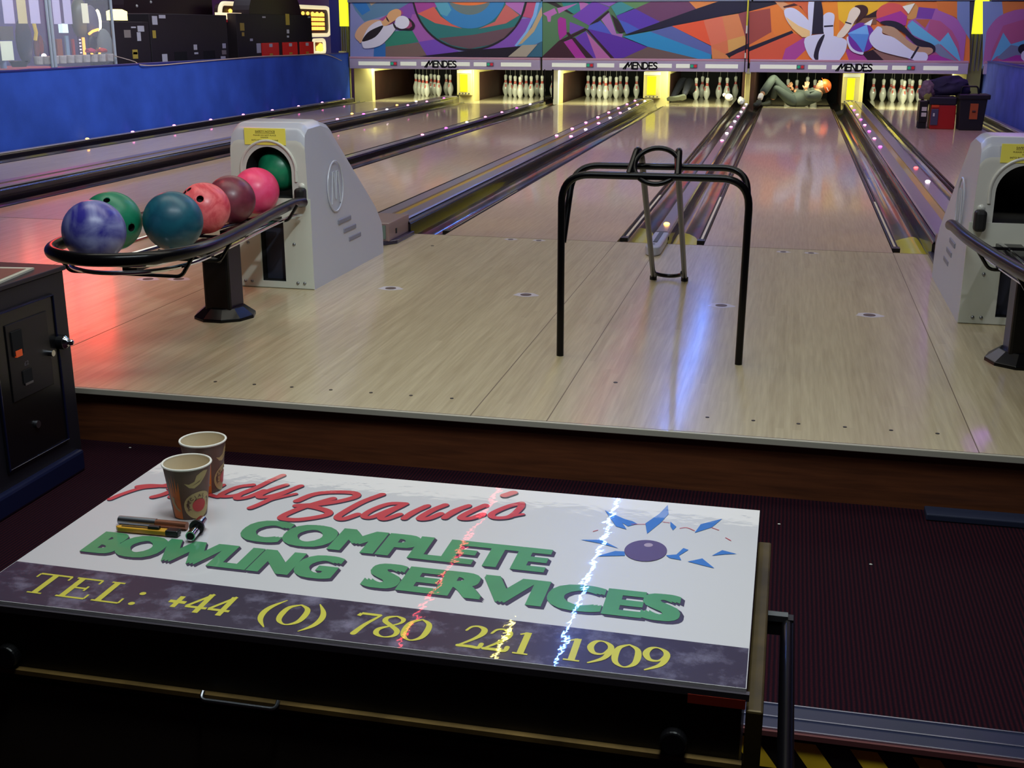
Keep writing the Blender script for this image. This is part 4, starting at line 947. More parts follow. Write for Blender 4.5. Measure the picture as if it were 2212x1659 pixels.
# plexiglass sign
def gloss(name, rgb, rough=.3, var=0, scratch=.14):
    m = mat(name, rgb, rough, coat=1, coat_rough=.02, var=var, vscale=9)
    nt = m.node_tree; N = nt.nodes; L = nt.links
    tc = N.new('ShaderNodeTexCoord'); nz = N.new('ShaderNodeTexNoise'); nz.inputs['Scale'].default_value = 26; nz.inputs['Detail'].default_value = 3
    L.new(tc.outputs['Object'], nz.inputs['Vector'])
    bp = N.new('ShaderNodeBump'); bp.inputs['Strength'].default_value = scratch; bp.inputs['Distance'].default_value = .0012
    L.new(nz.outputs['Fac'], bp.inputs['Height']); L.new(bp.outputs[0], N['Principled BSDF'].inputs['Coat Normal'])
    return m
def dirty(name, rgb, dirt=(140, 134, 160)):
    m = gloss(name, rgb); nt = m.node_tree; N = nt.nodes; L = nt.links
    tc = N.new('ShaderNodeTexCoord'); nz = N.new('ShaderNodeTexNoise'); nz.inputs['Scale'].default_value = 14; nz.inputs['Detail'].default_value = 8; nz.inputs['Roughness'].default_value = .7
    L.new(tc.outputs['Object'], nz.inputs['Vector']); cr = N.new('ShaderNodeValToRGB'); cr.color_ramp.elements[0].position = .50; cr.color_ramp.elements[1].position = .78
    cr.color_ramp.elements[0].color = lin(rgb); cr.color_ramp.elements[1].color = lin(dirt)
    L.new(nz.outputs['Fac'], cr.inputs[0]); L.new(cr.outputs[0], N['Principled BSDF'].inputs['Base Color'])
    return m
sg = BM().box(*lb(TX0, TX1, TY0+.002, TY1, .4405, .450)).build('sign_board', gloss('sign_white', (206, 202, 204), .35), t)
YB0, YB1 = -5.583, -5.602                    # upper edge of the dark band, left and right end
def band_y(x): return YB0+(YB1-YB0)*(x-TX0)/(TX1-TX0)
sl = (YB1-YB0)/(TX1-TX0)
def up(pts, z): return [(x-bc.x, y-bc.y, TZ+z-bc.z) for x, y in pts]
BM().face(up([(TX0+.001, TY0+.003), (TX1-.001, TY0+.003), (TX1-.001, YB1), (TX0+.001, YB0)], .0002)).build('phone_band', dirty('sign_violet', (44, 34, 62)), sg, recalc=False)
M_sgreen = gloss('sign_green', (70, 142, 96), .4, var=.12); M_sshadow = gloss('sign_shadow', (52, 42, 72), .4); M_sred = gloss('sign_red', (200, 60, 70), .4, var=.08)
M_syel = gloss('sign_yellow', (206, 196, 66), .4); M_sblue = gloss('sign_blue', (44, 112, 190), .4); M_sball = gloss('sign_ball', (84, 66, 110), .4)
def word(s, x0, x1, yc0, h, off=0):
    V, F = fit_text(s, x0, x1, 0, h, off)
    V = [(x, yc0+y+sl*(x-x0)) for x, y in V]
    return V, F
tgt = []; shd = []
BM_g = BM(); BM_s = BM()
for s_, x0, x1, y0, h in (('COMPLETE', -.360, .129, -5.431, .075), ('BOWLING', -.569, -.171, -5.527, .070), ('SERVICES', -.111, .338, -5.542, .073)):
    # letter spacing follows the painted sign; drawn as a heavy face with a drop edge below right
    V, F = word(s_, x0, x1, y0, h)
    for q_, (dx, dy) in enumerate(((0, 0), (-.0058, 0), (.0058, 0), (-.0058, .0042), (.0058, .0042), (-.0058, -.0042), (.0058, -.0042), (0, .0042), (0, -.0042))):
        BM_g.flats([(p[0]+dx, p[1]+dy, p[2]) for p in up(V, .0007+.00002*q_)], F)
    for k in range(1, 5):
        for q_, (dx, dy) in enumerate(((-.0058, -.0042), (.0058, .0042), (.0058, -.0042), (0, -.0042), (.0058, 0))):
            BM_s.flats([(p[0]+.0015*k+dx, p[1]-.0017*k+dy, p[2]) for p in up(V, .00045-.00005*k+.000008*q_)], F)
BM_s.build('lettering_shadow', M_sshadow, sg, merge=False, recalc=False)
BM_g.build('green_lettering', M_sgreen, sg, merge=False, recalc=False)
# script name drawn with a brush along the painted strokes (board coordinates taken from the photo through the board plane)
def bp(x, y): g = at(x, y, Z=TZ); return (g.x, g.y)
def z2(ox, oy, s): return lambda pts: [bp(ox+a*s, oy+b_*s) for a, b_ in pts]
q1 = z2(220, 1000, .22604); q2 = z2(600, 1030, .25316)
strokes = [(q1([(80, 350), (200, 300), (380, 245), (560, 225), (700, 190), (860, 130)]), .0085), (q1([(350, 230), (450, 220), (620, 225), (740, 210)]), .0105), (q1([(490, 330), (600, 300), (740, 235), (880, 160)]), .0105), (q1([(880, 160), (800, 270), (700, 300), (660, 330)]), .0095), (q1([(640, 250), (760, 255)]), .007),
 (q1([(860, 300), (960, 240), (930, 310), (1040, 240), (1020, 300), (1110, 330)]), .008), (q1([(1160, 215), (1100, 250)]), .008),
 (q1([(1440, 215), (1300, 235), (1150, 300), (1160, 325), (1300, 310), (1480, 240), (1600, 180), (1730, 122)]), .0095), (q1([(1480, 240), (1330, 300), (1290, 345), (1400, 330), (1550, 270)]), .0095),
 (q1([(1760, 215), (1620, 260), (1510, 310), (1530, 335), (1700, 300), (1900, 225)]), .0095), (q1([(1900, 225), (1700, 310), (1520, 395), (1420, 435)]), .0095), (q1([(1420, 435), (1600, 360), (1850, 300)]), .007),
 (q2([(165, 210), (300, 155), (450, 135), (640, 140), (670, 170), (560, 205), (380, 235), (160, 250)]), .0110), (q2([(470, 190), (330, 230), (200, 270), (60, 330), (40, 360), (180, 370), (400, 335), (430, 300), (320, 265), (250, 255)]), .0110),
 (q2([(890, 155), (720, 220), (560, 310), (510, 350), (560, 365), (680, 325)]), .0105), (q2([(1090, 235), (950, 235), (800, 290), (735, 340), (800, 350), (950, 290), (1080, 240)]), .0095), (q2([(1070, 245), (960, 300), (880, 350), (920, 365), (1040, 325)]), .0095),
 (q2([(1270, 255), (1150, 310), (1080, 360)]), .0100), (q2([(1080, 360), (1200, 290), (1280, 250)]), .008), (q2([(1430, 245), (1320, 290), (1210, 360), (1290, 360), (1390, 320)]), .0100), (q2([(1620, 255), (1500, 300), (1425, 355)]), .0100), (q2([(1425, 355), (1560, 280), (1630, 250)]), .008),
 (q2([(1770, 248), (1650, 300), (1560, 355), (1640, 362), (1750, 325)]), .0100), (q2([(2010, 140), (1935, 165)]), .0125), (q2([(2080, 230), (1960, 260), (1830, 320), (1850, 355), (1980, 345), (2070, 270), (2080, 235)]), .0095), (q2([(1980, 345), (2090, 325)]), .006)]
for nm_, grp_ in (('first_word', strokes[:11]), ('second_word', strokes[11:])):
  b = BM(); b2 = BM()
  for pts, w_ in grp_:
    for q in stroke2(pts, w_*1.3): b.flat(up(q, .0011))
    for q in stroke2([(x+.0018, y-.0022) for x, y in pts], w_*1.3): b2.flat(up(q, .0008))
  b2.build('script_shadow', M_sshadow, sg, merge=False, recalc=False); b.build('red_script', M_sred, sg, merge=False, recalc=False)
# phone number in a thick and thin face (unit glyphs: x right, y up, widths thick/thin)
TK, TN = .155, .055
GT = {'T': ([[(.05, .97), (.95, .97)]], TN*1.4, [[(.5, .95), (.5, .04)]], TK, [[(.3, .02), (.7, .02)], [(.05, .97), (.05, .78)], [(.95, .97), (.95, .78)]], TN, 1.02),
 'E': ([[(.08, .97), (.80, .97)], [(.08, .02), (.86, .02)], [(.2, .5), (.62, .5)]], TN*1.3, [[(.24, .96), (.24, .03)]], TK, [[(.80, .97), (.80, .78)], [(.86, .02), (.86, .24)], [(.62, .62), (.62, .38)]], TN, .98),
 'L': ([[(.08, .97), (.44, .97)], [(.08, .02), (.82, .02)]], TN*1.2, [[(.25, .96), (.25, .03)]], TK, [[(.82, .02), (.82, .26)]], TN, .95),
 ':': ([], TN, [[(.2, .08), (.2, .081)], [(.2, .6), (.2, .601)]], .16, [], TN, .45), ' ': ([], TN, [], TK, [], TN, .52),
 '+': ([], TN, [[(.05, .42), (.65, .42)], [(.35, .15), (.35, .7)]], .13, [], TN, .70),
 '4': ([[(.62, .97), (.06, .28)]], .09, [[(.55, .95), (.55, .02)]], .14, [[(.04, .27), (.80, .27)]], .10, .82),
 '(': ([], TN, [[(.40, 1.10), (.16, .75), (.08, .42), (.16, .08), (.40, -.22)]], [.03, .12, .15, .12, .03], [], TN, .50),
 ')': ([], TN, [[(.05, 1.10), (.29, .75), (.37, .42), (.29, .08), (.05, -.22)]], [.03, .12, .15, .12, .03], [], TN, .50),
 '0': ([], TN, [[(.36, .97), (.12, .80), (.06, .48), (.12, .16), (.36, .0), (.60, .16), (.66, .48), (.60, .80), (.36, .97)]], [.05, .12, .15, .12, .05, .12, .15, .12, .05], [], TN, .76),
 '7': ([[(.06, .80), (.10, .93), (.66, .93)]], .10, [[(.66, .93), (.40, .45), (.26, .0)]], [.06, .11, .15], [], TN, .74),
 '8': ([], TN, [[(.36, .98), (.14, .88), (.13, .70), (.38, .52), (.62, .32), (.60, .10), (.36, .0), (.12, .10), (.10, .32), (.36, .52), (.58, .70), (.58, .88), (.36, .98)]], [.05, .11, .13, .12, .13, .10, .05, .12, .12, .06, .08, .11, .05], [], TN, .74),
 '2': ([], TN, [[(.08, .74), (.18, .92), (.38, .97), (.58, .86), (.58, .64), (.40, .38), (.06, .05)]], [.06, .07, .08, .14, .14, .09, .06], [[(.06, .05), (.40, .06), (.66, .05), (.70, .22)]], .11, .76),
 '1': ([[(.14, .84), (.36, .95)], [(.14, .02), (.58, .02)]], .06, [[(.36, .96), (.36, .03)]], .15, [], TN, .66),
 '9': ([], TN, [[(.58, .66), (.46, .44), (.22, .44), (.09, .68), (.18, .92), (.38, .98), (.60, .84), (.64, .60), (.52, .26), (.16, .0)]], [.05, .06, .11, .15, .11, .05, .12, .15, .12, .05], [], TN, .74)}
def serif(s, x0, x1, y0, h, b):
    tot = sum(GT[c][6] for c in s); k = (x1-x0)/tot; cur = 0
    for c in s:
        A, wa, B_, wb, D, wd, adv = GT[c]
        for grp, ww in ((A, wa), (B_, wb), (D, wd)):
            for i, pl in enumerate(grp):
                pts = [(x0+(cur+p[0])*k, y0+p[1]*h+sl*(x0+(cur+p[0])*k-TX0)) for p in pl]
                w_ = [v*h for v in ww] if isinstance(ww, list) else ww*h
                if c in 'TEL1' or (c in '47+' and grp is not B_) or c in '+4': polys = []; 
                else: polys = stroke2(pts, w_, smoothn=4)
                if c in 'TEL14+' or (c == '7' and grp is A):
                    for a, e in zip(pts, pts[1:]):
                        d = Vector((e[0]-a[0], e[1]-a[1])); d.normalize(); n_ = Vector((-d.y, d.x))*(w_/2 if not isinstance(w_, list) else w_[0]/2)
                        polys.append([(a[0]+n_.x, a[1]+n_.y), (e[0]+n_.x, e[1]+n_.y), (e[0]-n_.x, e[1]-n_.y), (a[0]-n_.x, a[1]-n_.y)])
                for q in polys: b.flat(up(q, .0006))
        cur += adv
for s_, x0, x1 in (('TEL:', -.588, -.392), ('+44', -.361, -.262), ('(0)', -.220, -.124), ('780', -.088, .024), ('221', .066, .166), ('1909', .202, .342)):
    b = BM(); serif(s_, x0, x1, -5.670, .060, b)
    b.build('phone_lettering', M_syel, sg, merge=False, recalc=False)
# burst emblem with the ball
q5 = z2(1200, 1040, .37308)
b = BM()
for pl in ([(285, 168), (400, 220), (445, 232), (475, 248), (420, 262), (385, 240), (412, 280), (350, 262)], [(650, 138), (655, 190), (610, 240), (530, 305), (520, 245), (600, 190)], [(665, 235), (700, 265), (680, 285), (665, 262)], [(965, 218), (905, 268), (805, 300), (840, 250)],
           [(145, 340), (265, 340), (365, 390), (262, 362)], [(235, 436), (345, 405), (400, 408), (402, 432), (330, 434)], [(640, 430), (700, 425), (740, 388), (770, 398), (715, 432), (728, 458), (660, 446)], [(905, 432), (965, 400), (1050, 422), (985, 424)], [(765, 466), (850, 448), (920, 505), (850, 488)]):
    b.flat(up(q5(pl), .0008))
b.build('blue_burst', M_sblue, sg, merge=False, recalc=False)
b = BM()
for pl in ([(620, 236), (660, 242)], [(720, 274), (760, 270), (805, 288)], [(440, 250), (520, 250)], [(905, 270), (945, 284)], [(985, 328), (1015, 345)], [(218, 292), (245, 284)]):
    for q in stroke2(q5(pl), .0016): b.flat(up(q, .0009))
b.build('red_ticks', M_sred, sg, merge=False, recalc=False)
BM().face(up(q5(ell(522, 404, 124, 62, 36)), .0010)).build('painted_ball', M_sball, sg, recalc=False)
BM().face(up(q5(ell(538, 372, 26, 11, 16)), .0012)).build('ball_highlight', gloss('sign_pale', (170, 150, 170), .4), sg, recalc=False)

# ------------------------------------------------------------------ cups and tools on the sign
M_wrap = mat('cup_brown', (104, 76, 62), .5); M_or = mat('cup_orange', (226, 118, 36), .5); M_cupw = mat('cup_white', (232, 226, 214), .5)
M_tan = mat('cup_tan', (190, 166, 110), .5); M_cin = mat('cup_inside', (222, 206, 176), .6); M_cred = mat('cup_red', (196, 52, 52), .5)
def cup(c, rz, lab):
    t = empty('paper_cup', c, lab, 'cup'); t.rotation_euler = (0, 0, rz)
    H = .092; r0, r1 = .0265, .0385
    R_ = lambda z: r0+(r1-r0)*z/H
    BM().lathe([(.0001, .004), (r0-.001, .004), (r0, 0), (r0+.0002, .001), (r1, H-.004)], n=48).build('wrap', M_wrap, t, smooth=True)
    BM().lathe([(.0001, .0055), (r0-.0015, .0055), (r1-.0012, H-.002)], n=48).build('lining', M_cin, t, smooth=True)
    BM().tube([((r1+.0003)*math.cos(a), (r1+.0003)*math.sin(a), H-.002) for a in [2*PI*i/48 for i in range(48)]], .0019, 8, closed=True).build('rolled_rim', M_cupw, t, smooth=True)
    def patch(name, pts, m, e=.0004):
        """filled outline in (angle deg, height) laid on the cone, triangulated finely"""
        bm = bmesh.new(); vv = [bm.verts.new((a*.5, z*1000, 0)) for a, z in pts]; f = bm.faces.new(vv)
        bmesh.ops.triangulate(bm, faces=[f]); 
        for _ in range(2): bmesh.ops.subdivide_edges(bm, edges=bm.edges, cuts=1, use_grid_fill=True)
        for v in bm.verts:
            a, z = math.radians(v.co.x/.5), v.co.y/1000; r = R_(z)+e; v.co = (r*math.cos(a), r*math.sin(a), z)
        me = bpy.data.meshes.new(name); bm.to_mesh(me); bm.free(); return addmesh(name, me, m, t, True)
    patch('orange_panel', [(-165, .001), (-128, .001), (-128, .084), (-165, .084)], M_or)
    patch('leaf_print', [(-112, .066), (-100, .058), (-86, .056), (-70, .062), (-52, .074), (-44, .082), (-56, .078), (-58, .084), (-66, .076), (-68, .082), (-76, .073), (-79, .078), (-85, .068), (-100, .064)], M_tan, .0006)
    patch('leaf_vein', [(-92, .0605), (-70, .068), (-62, .073), (-72, .066)], M_wrap, .0010)
    cx_, cz_ = -72, .024; k_ = 1/(math.radians(1)*.030)
    circ = lambda r, n=28: [(cx_+r*k_*math.cos(2*PI*i/n), cz_+r*math.sin(2*PI*i/n)) for i in range(n)]
    patch('round_print', circ(.0245), M_tan, .0007); patch('round_centre', circ(.0115), M_cred, .0011)
    patch('swirl_print', [(-160, .03), (-150, .020), (-136, .014), (-130, .016), (-142, .022), (-150, .030), (-148, .038), (-158, .040)], M_tan, .0007)
    b = BM()
    for i, ch in enumerate('SPECIAL'):
        me = text_mesh(ch, .0075, .0002, 0, 'CENTER'); ang = math.radians(200-i*22)
        V = []
        for v in me.vertices:
            x, y = v.co.x, v.co.y+.0150; th = ang-PI/2
            u, w2 = x*math.cos(th)-y*math.sin(th), x*math.sin(th)+y*math.cos(th)
            a = math.radians(cx_+u*k_); z = cz_+w2; r = R_(z)+.0014; V.append((r*math.cos(a), r*math.sin(a), z))
        b.add(V, [tuple(p.vertices) for p in me.polygons]); bpy.data.meshes.remove(me)
    b.build('print_lettering', M_wrap, t, merge=False, recalc=False)
    return t
g1 = at(412, 1110, Z=TZ); g2 = at(446, 1056, Z=TZ)
cup((g1.x, g1.y, TZ+.0008), math.radians(40), 'brown and orange paper cup standing in front on the sign')
cup((g2.x, g2.y, TZ+.0008), math.radians(84), 'brown paper cup with white rim, behind the front cup')
z_ = TZ+.0015
pa = at(258, 1123, Z=z_+.006); pb = at(338, 1130, Z=z_+.006); pc = at(404, 1136, Z=z_+.006)
t = empty('metal_rod_tool', (pa.x, pa.y, z_), 'silver and copper rod tool lying against the front cup', 'tool')
o3 = Vector((pa.x, pa.y, z_))
BM().tube([pa-o3, pb-o3], .0072, 16).build('silver_tube', M_steel, t, smooth=True)
BM().tube([pb-o3, pc-o3], .0064, 16).build('copper_tube', mat('copper', (150, 96, 72), .35, metal=.7), t, smooth=True)
pa = at(250, 1140, Z=z_+.004); pc = at(388, 1152, Z=z_+.004); d = (pc-pa); Ln = d.length; an = math.atan2(d.y, d.x)
t = empty('utility_knife', (pa.x, pa.y, z_), 'yellow utility knife with black slider lying on the sign', 'knife', rz=an)
BM().prism([(0, 0), (.006, .0055), (Ln*.82, .0065), (Ln*.82, -.0065), (.006, -.0055)], 'z', .0, .008).build('handle', mat('knife_yellow', (206, 150, 30), .4, coat=.4), t, bevel=.0015)
BM().box(Ln*.1, Ln*.62, -.0015, .0015, .008, .0088).build('blade_track', M_black, t)
BM().box(Ln*.52, Ln*.70, -.004, .004, .008, .013).build('slider', M_black, t, bevel=.0015)
BM().box(Ln*.80, Ln*1.0, -.0072, .0072, .0, .0095).build('end_cap', M_black, t, bevel=.002)
pa = at(411, 1158, Z=z_+.010); pc = at(437, 1124, Z=z_+.012); d = pc-pa; Ln = d.length; an = math.atan2(d.y, d.x)
t = empty('socket_adapter', (pa.x, pa.y, z_), 'short chrome socket tool lying in front of the front cup', 'tool', rz=an)
b = BM().cyl((0, .0095), 'x', .0078, 0, Ln*.52, n=24); b.build('barrel', M_chrome, t, smooth=True)
BM().cyl((0, .0095), 'x', .0060, -.0005, .001, n=24).build('bore', M_dark, t)
BM().cyl((0, .0115), 'x', .0120, Ln*.50, Ln*.58, n=24).build('collar', M_black, t)
BM().cyl((0, .0115), 'x', .0112, Ln*.58, Ln*1.0, n=24, r2=.0085).build('head', M_chrome, t, smooth=True)

# ------------------------------------------------------------------ left black cabinet with coin door
t = empty('coin_cabinet', (-1.80, -4.05, CZ), 'black coin-operated cabinet at the left edge beside the step', 'cabinet')
M_cab = mat('cabinet_black', (26, 24, 32), .45, bump=.2, bscale=400)
def lc(x0, x1, y0, y1, z0, z1): return (x0, x1, y0+4.05, y1+4.05, z0-CZ, z1-CZ)
y1c = -3.665
BM().box(*lc(-.62, 0, -4.58, y1c, -.14, .475)).build('body', M_cab, t, bevel=.004)
BM().box(*lc(-.62, .008, -4.59, y1c+.008, .475, .49)).build('top', mat('cabinet_top', (44, 36, 44), .5), t, bevel=.003)
BM().box(*lc(-.60, .022, -4.57, y1c-.02, -.2, -.125)).build('plinth', mat('plinth_blue', (18, 26, 60), .3, coat=.3), t, bevel=.01)
dr = BM().box(*lc(0, .006, -4.06, -3.74, -.08, .415)).build('coin_door', mat('door_black', (16, 15, 18), .3, coat=.2), t, bevel=.004)
BM().tube([(.008, -4.055+4.05, -.07-CZ), (.008, -4.055+4.05, .41-CZ), (.008, -3.745+4.05, .41-CZ), (.008, -3.745+4.05, -.07-CZ)], .004, 8, closed=True).build('door_rim', mat('rim_blue', (20, 24, 52), .25, coat=.5), dr, smooth=True)
BM().box(*lc(.006, .010, -4.0, -3.79, .13, .37)).build('coin_plate', mat('plate_black', (22, 20, 22), .4), dr, bevel=.003)
BM().box(*lc(.010, .014, -3.98, -3.93, .27, .345)).build('coin_slot', M_dark, dr)
BM().box(*lc(.010, .016, -3.97, -3.94, .265, .285)).build('coin_light', mat('orange_light', (190, 80, 40), .4, emit=.25, ecol=(220, 80, 30)), dr)
BM().box(*lc(.010, .013, -3.945, -3.90, .175, .215)).build('return_slot', M_dark, dr)
BM().box(*lc(.010, .014, -3.94, -3.90, .168, .175)).build('slot_lip', M_steel, dr)
b = BM(); V, F = fit_text('£2', 0, .022, 0, .013, .01); b.add([(.0105, -3.93+4.05+x, .228-CZ+y) for x, y in V], F)
b.build('price_mark', mat('mark_pale', (110, 108, 112), .6), dr, merge=False, recalc=False)
kn = BM().cyl((-3.735+4.05, .255-CZ), 'x', .024, .006, .030, n=24).build('knob_base', M_black, dr)
BM().cyl((-3.735+4.05, .255-CZ), 'x', .021, .030, .040, n=24, r2=.012).build('chrome_knob', M_chrome, kn, smooth=True)
BM().sphere((.048, -3.735+4.05, .255-CZ), .010, 14).build('knob_tip', M_chrome, kn, smooth=True)
BM().cyl((-3.80+4.05, .235-CZ), 'x', .010, .010, .026, n=16).build('chrome_button', M_chrome, dr, smooth=True)
BM().cyl((-3.90+4.05, -.0+.03-CZ), 'x', .012, .006, .014, n=16).build('key_lock', M_steel, dr)
# magazine on top of the cabinet
g = at(30, 572, Z=.4905)
t = empty('magazine', (-1.93, -3.86, .4905), 'pale magazine lying on the black cabinet', 'magazine', rz=.15)
BM().box(-.15, .10, -.14, .10, 0, .006).build('pages', mat('paper_pale', (206, 204, 186), .6), t)
BM().box(-.14, .085, -.125, .075, .006, .0068).build('cover_print', mat('print_brown', (120, 84, 72), .5), t)

# ------------------------------------------------------------------ carpet edge strip, hazard tape, step pad
t = empty('step_nosing', (0, -4.70, CZ), 'ribbed aluminium nosing strip along the lower carpet step', 'step edging')
BM().box(-1.7, 3, -.052, .052, 0, .005).build('profile', mat('nosing_blue', (40, 44, 70), .35, coat=.4), t)
for yy in (-.05, -.004, .048): BM().box(-1.7, 3, yy-.002, yy+.002, .005, .0075).build('ridge', mat('alu', (170, 174, 196), .25, metal=.9), t)
BM().box(-1.7, 3, -.06, -.05, -.008, .004).build('lip', mat('lip_red', (150, 96, 96), .3, metal=.6), t)
struct(BM().box(-12, 9, -4.74, -4.641, -.4, CZ-.0005).build('riser_lower', mat('riser_dark', (24, 20, 18), .7)))
t = empty('hazard_tape', (0, -4.742, -.25), 'yellow and black hazard tape on the riser below the nosing strip', 'tape')
BM().box(-1.7, 3, -.002, 0, -.045, .028).build('tape_base', mat('tape_black', (18, 16, 14), .5), t)
b = BM()
for i in range(-13, 23):
    x = i*.125+.03; b.face([(x, -.0028, .026), (x+.055, -.0028, .026), (x+.105, -.0028, -.043), (x+.05, -.0028, -.043)])
b.build('tape_stripes', mat('tape_yellow', (255, 210, 50), .5, var=.2), t, merge=False)
t = BM().box(.925, 3.4, -3.50, -3.43, CZ, CZ+.022).build('step_pad', mat('pad_blue', (36, 42, 66), .6), bevel=.004)
tag(t, 'low blue-black pad along the foot of the wooden step at the right', 'pad')
for q, wh in (((281, 967), 'near the step, left of the cups'), ((1683, 1132), 'beside the far right corner of the sign'), ((1881, 1219), 'in the open right part of the floor')):
    g = at(*q, Z=CZ+.002); o = BM().sphere((0, 0, 0), .0035, 8, sc=(1.4, 1, .6)).build('paper_crumb', M_bolt); o.location = g
    tag(o, 'tiny white crumb on the maroon carpet '+wh, 'litter', 'crumbs on the carpet')

# ------------------------------------------------------------------ tool boxes on the right lane
YB = 9.25
x0b = at(2003, 270, Y=YB).x; x1b = at(2062, 270, Y=YB).x; x2b = at(2128, 280, Y=YB-.1).x
t = empty('tool_chest', (x0b, YB, 0), 'red and black tool chest standing on the lane left of the black tool tub', 'tool box')
w1 = x1b-x0b
BM().box(.03, w1, 0, .34, .0, .30).build('red_body', mat('chest_red', (176, 22, 20), .45), t, bevel=.01)
BM().box(.0, w1, -.01, .36, .30, .40).build('top_tray', mat('chest_navy', (24, 22, 40), .5), t, bevel=.015)
BM().box(.03, .12, -.015, 0, .05, .25).build('front_latch', mat('chest_grey', (72, 70, 96), .45), t, bevel=.006)
BM().box(.055, .075, -.02, -.014, .16, .20).build('latch_highlight', M_bolt, t)
BM().box(.03, .12, -.012, 0, .27, .30).build('orange_label', mat('label_orange', (214, 72, 20), .5), t)
t = empty('side_case', (x0b-.06, YB+.05, 0), 'black case with two white squares left of the red tool chest', 'case')
BM().box(-.05, .055, 0, .25, .08, .34).build('body', M_black, t, bevel=.008)
for z in (.15, .22): BM().box(-.02, .04, -.004, 0, z, z+.05).build('white_square', M_bolt, t)
BM().box(-.045, .05, .01, .24, 0, .08).build('base', M_dark, t)
t = empty('tool_tub', (x1b+.02, YB-.12, 0), 'black tool tub with orange label and carrying handle by the right blue wall', 'tool box')
w2 = x2b-x1b-.02
BM().prism([(.02, 0), (w2-.04, 0), (w2-.01, .40), (-.0, .40)], 'y', 0, .34).build('tub', mat('tub_black', (16, 15, 22), .5), t, bevel=.008)
BM().box(-.02, w2+.02, -.02, .36, .38, .44).build('rim', mat('tub_black', (16, 15, 22), .5), t, bevel=.012)
BM().box(w2*.38, w2*.66, -.012, .006, .14, .33).build('orange_label', mat('label_orange2', (176, 84, 36), .5), t)
BM().tube([(w2*.46, -.014, .235), (w2*.58, -.014, .235)], .012, 8).build('label_mark', M_brown, t)
BM().tube(fillet([(.02, .17, .43), (.03, .17, .53), (w2-.12, .17, .53), (w2-.10, .17, .43)], .03, 5), .010, 8).build('handle', M_black, t, smooth=True)
# dark jacket heaped on the chest
def lump(name, c, r, m, seed, parent=None, sc=(1, 1, 1), amp=.25, sub=4):
    bm = bmesh.new(); bmesh.ops.create_icosphere(bm, subdivisions=sub, radius=1)
    from mathutils import noise
    for v in bm.verts:
        n_ = noise.noise(v.co*1.6+Vector((seed, 0, 0)))+.5*noise.noise(v.co*3.5+Vector((0, seed, 0)))+.22*noise.noise(v.co*8)
        v.co = Vector((v.co.x*sc[0], v.co.y*sc[1], v.co.z*sc[2]))*r*(1+amp*n_)
        if v.co.z < -.75*sc[2]*r: v.co.z = -.75*sc[2]*r
    me = bpy.data.meshes.new(name); bm.to_mesh(me); bm.free()
    o = addmesh(name, me, m, parent, True); o.location = c; return o
g = at(2038, 212, Y=9.5)
o = lump('jacket', (g.x+.02, 9.43, .515), .26, mat('jacket_navy', (34, 30, 62), .8, var=.3, vscale=6), 3, sc=(1.1, .55, .52)); tag(o, 'navy jacket heaped on top of the red tool chest', 'jacket')
t = empty('rag_bag', (x0b-.03, YB+.12, .40), 'mauve patterned bag slumped at the left of the jacket', 'bag')
lump('bag_body', (0, 0, .06), .12, mat('bag_mauve', (112, 92, 104), .8, var=.3, vscale=20), 8, t, sc=(.8, .7, 1.1))
lump('green_patch', (.01, -.08, -.0), .05, mat('bag_green', (128, 130, 60), .8), 5, t, sc=(1, .4, 1), sub=3)

# ------------------------------------------------------------------ people at the pinspotters
def skin(name, V, E_, Rr, m, parent=None, sub=2, root=0):
    me = bpy.data.meshes.new(name); me.from_pydata([tuple(v) for v in V], E_, []); o = bpy.data.objects.new(name, me); C.objects.link(o)
    sm = o.modifiers.new('skin', 'SKIN'); sm.use_smooth_shade = True
    for i, r in enumerate(Rr):
        me.skin_vertices[0].data[i].radius = (r, r) if not isinstance(r, tuple) else r
        me.skin_vertices[0].data[i].use_root = (i == root)
    ss = o.modifiers.new('sub', 'SUBSURF'); ss.levels = sub; ss.render_levels = sub
    dg = bpy.context.evaluated_depsgraph_get(); me2 = bpy.data.meshes.new_from_object(o.evaluated_get(dg))
    bpy.data.objects.remove(o); me2.materials.clear()
    return addmesh(name, me2, m, parent, True)
z8 = lambda a, b_, Y: at(1560+a*.13562, 140+b_*.13562, Y=Y)
YP = 13.55
M_skin = mat('skin', (160, 112, 78), .5); M_olive = mat('overall_olive', (60, 67, 60), .85, var=.15, vscale=10, bump=.5, bscale=30)
M_trou = mat('trousers_green', (42, 50, 45), .85, var=.15, vscale=10, bump=.5, bscale=30); M_shoe = mat('shoe_dark', (50, 54, 44), .7); M_sock = mat('sock_white', (226, 222, 206), .8)
org_ = Vector((z8(1120, 600, YP).x, YP, 0))
t = empty('person', org_, 'person in olive clothes and orange cap lying knees up, reaching for the pins', 'person')
def W_(a, b_, Y): return z8(a, b_, Y)-org_
def onz(p, z): return Vector((p.x, p.y, z))
pel = onz(W_(1110, 540, YP), .098); wai = onz(W_(1230, 545, YP), .095); che = onz(W_(1400, 530, YP+.02), .118); sho = onz(W_(1510, 480, YP+.02), .20); nek = W_(1570, 430, YP+.02); nek.z = max(nek.z, .27)
hed = W_(1600, 350, YP+.02)
hL = pel+Vector((-.02, .09, .02)); hR = pel+Vector((-.02, -.09, .0))
kL = W_(815, 205, YP+.02); aL = W_(630, 480, 13.15); kR = W_(862, 370, YP-.08); aR = W_(800, 560, YP-.02)
sL = sho+Vector((0, .17, 0)); sR = sho+Vector((0, -.17, -.02))
eR = W_(1360, 520, YP-.25); eR.z = .16; wR = W_(1335, 400, YP-.12); eL = W_(1240, 460, YP+.25); wL = W_(1140, 405, YP+.25)
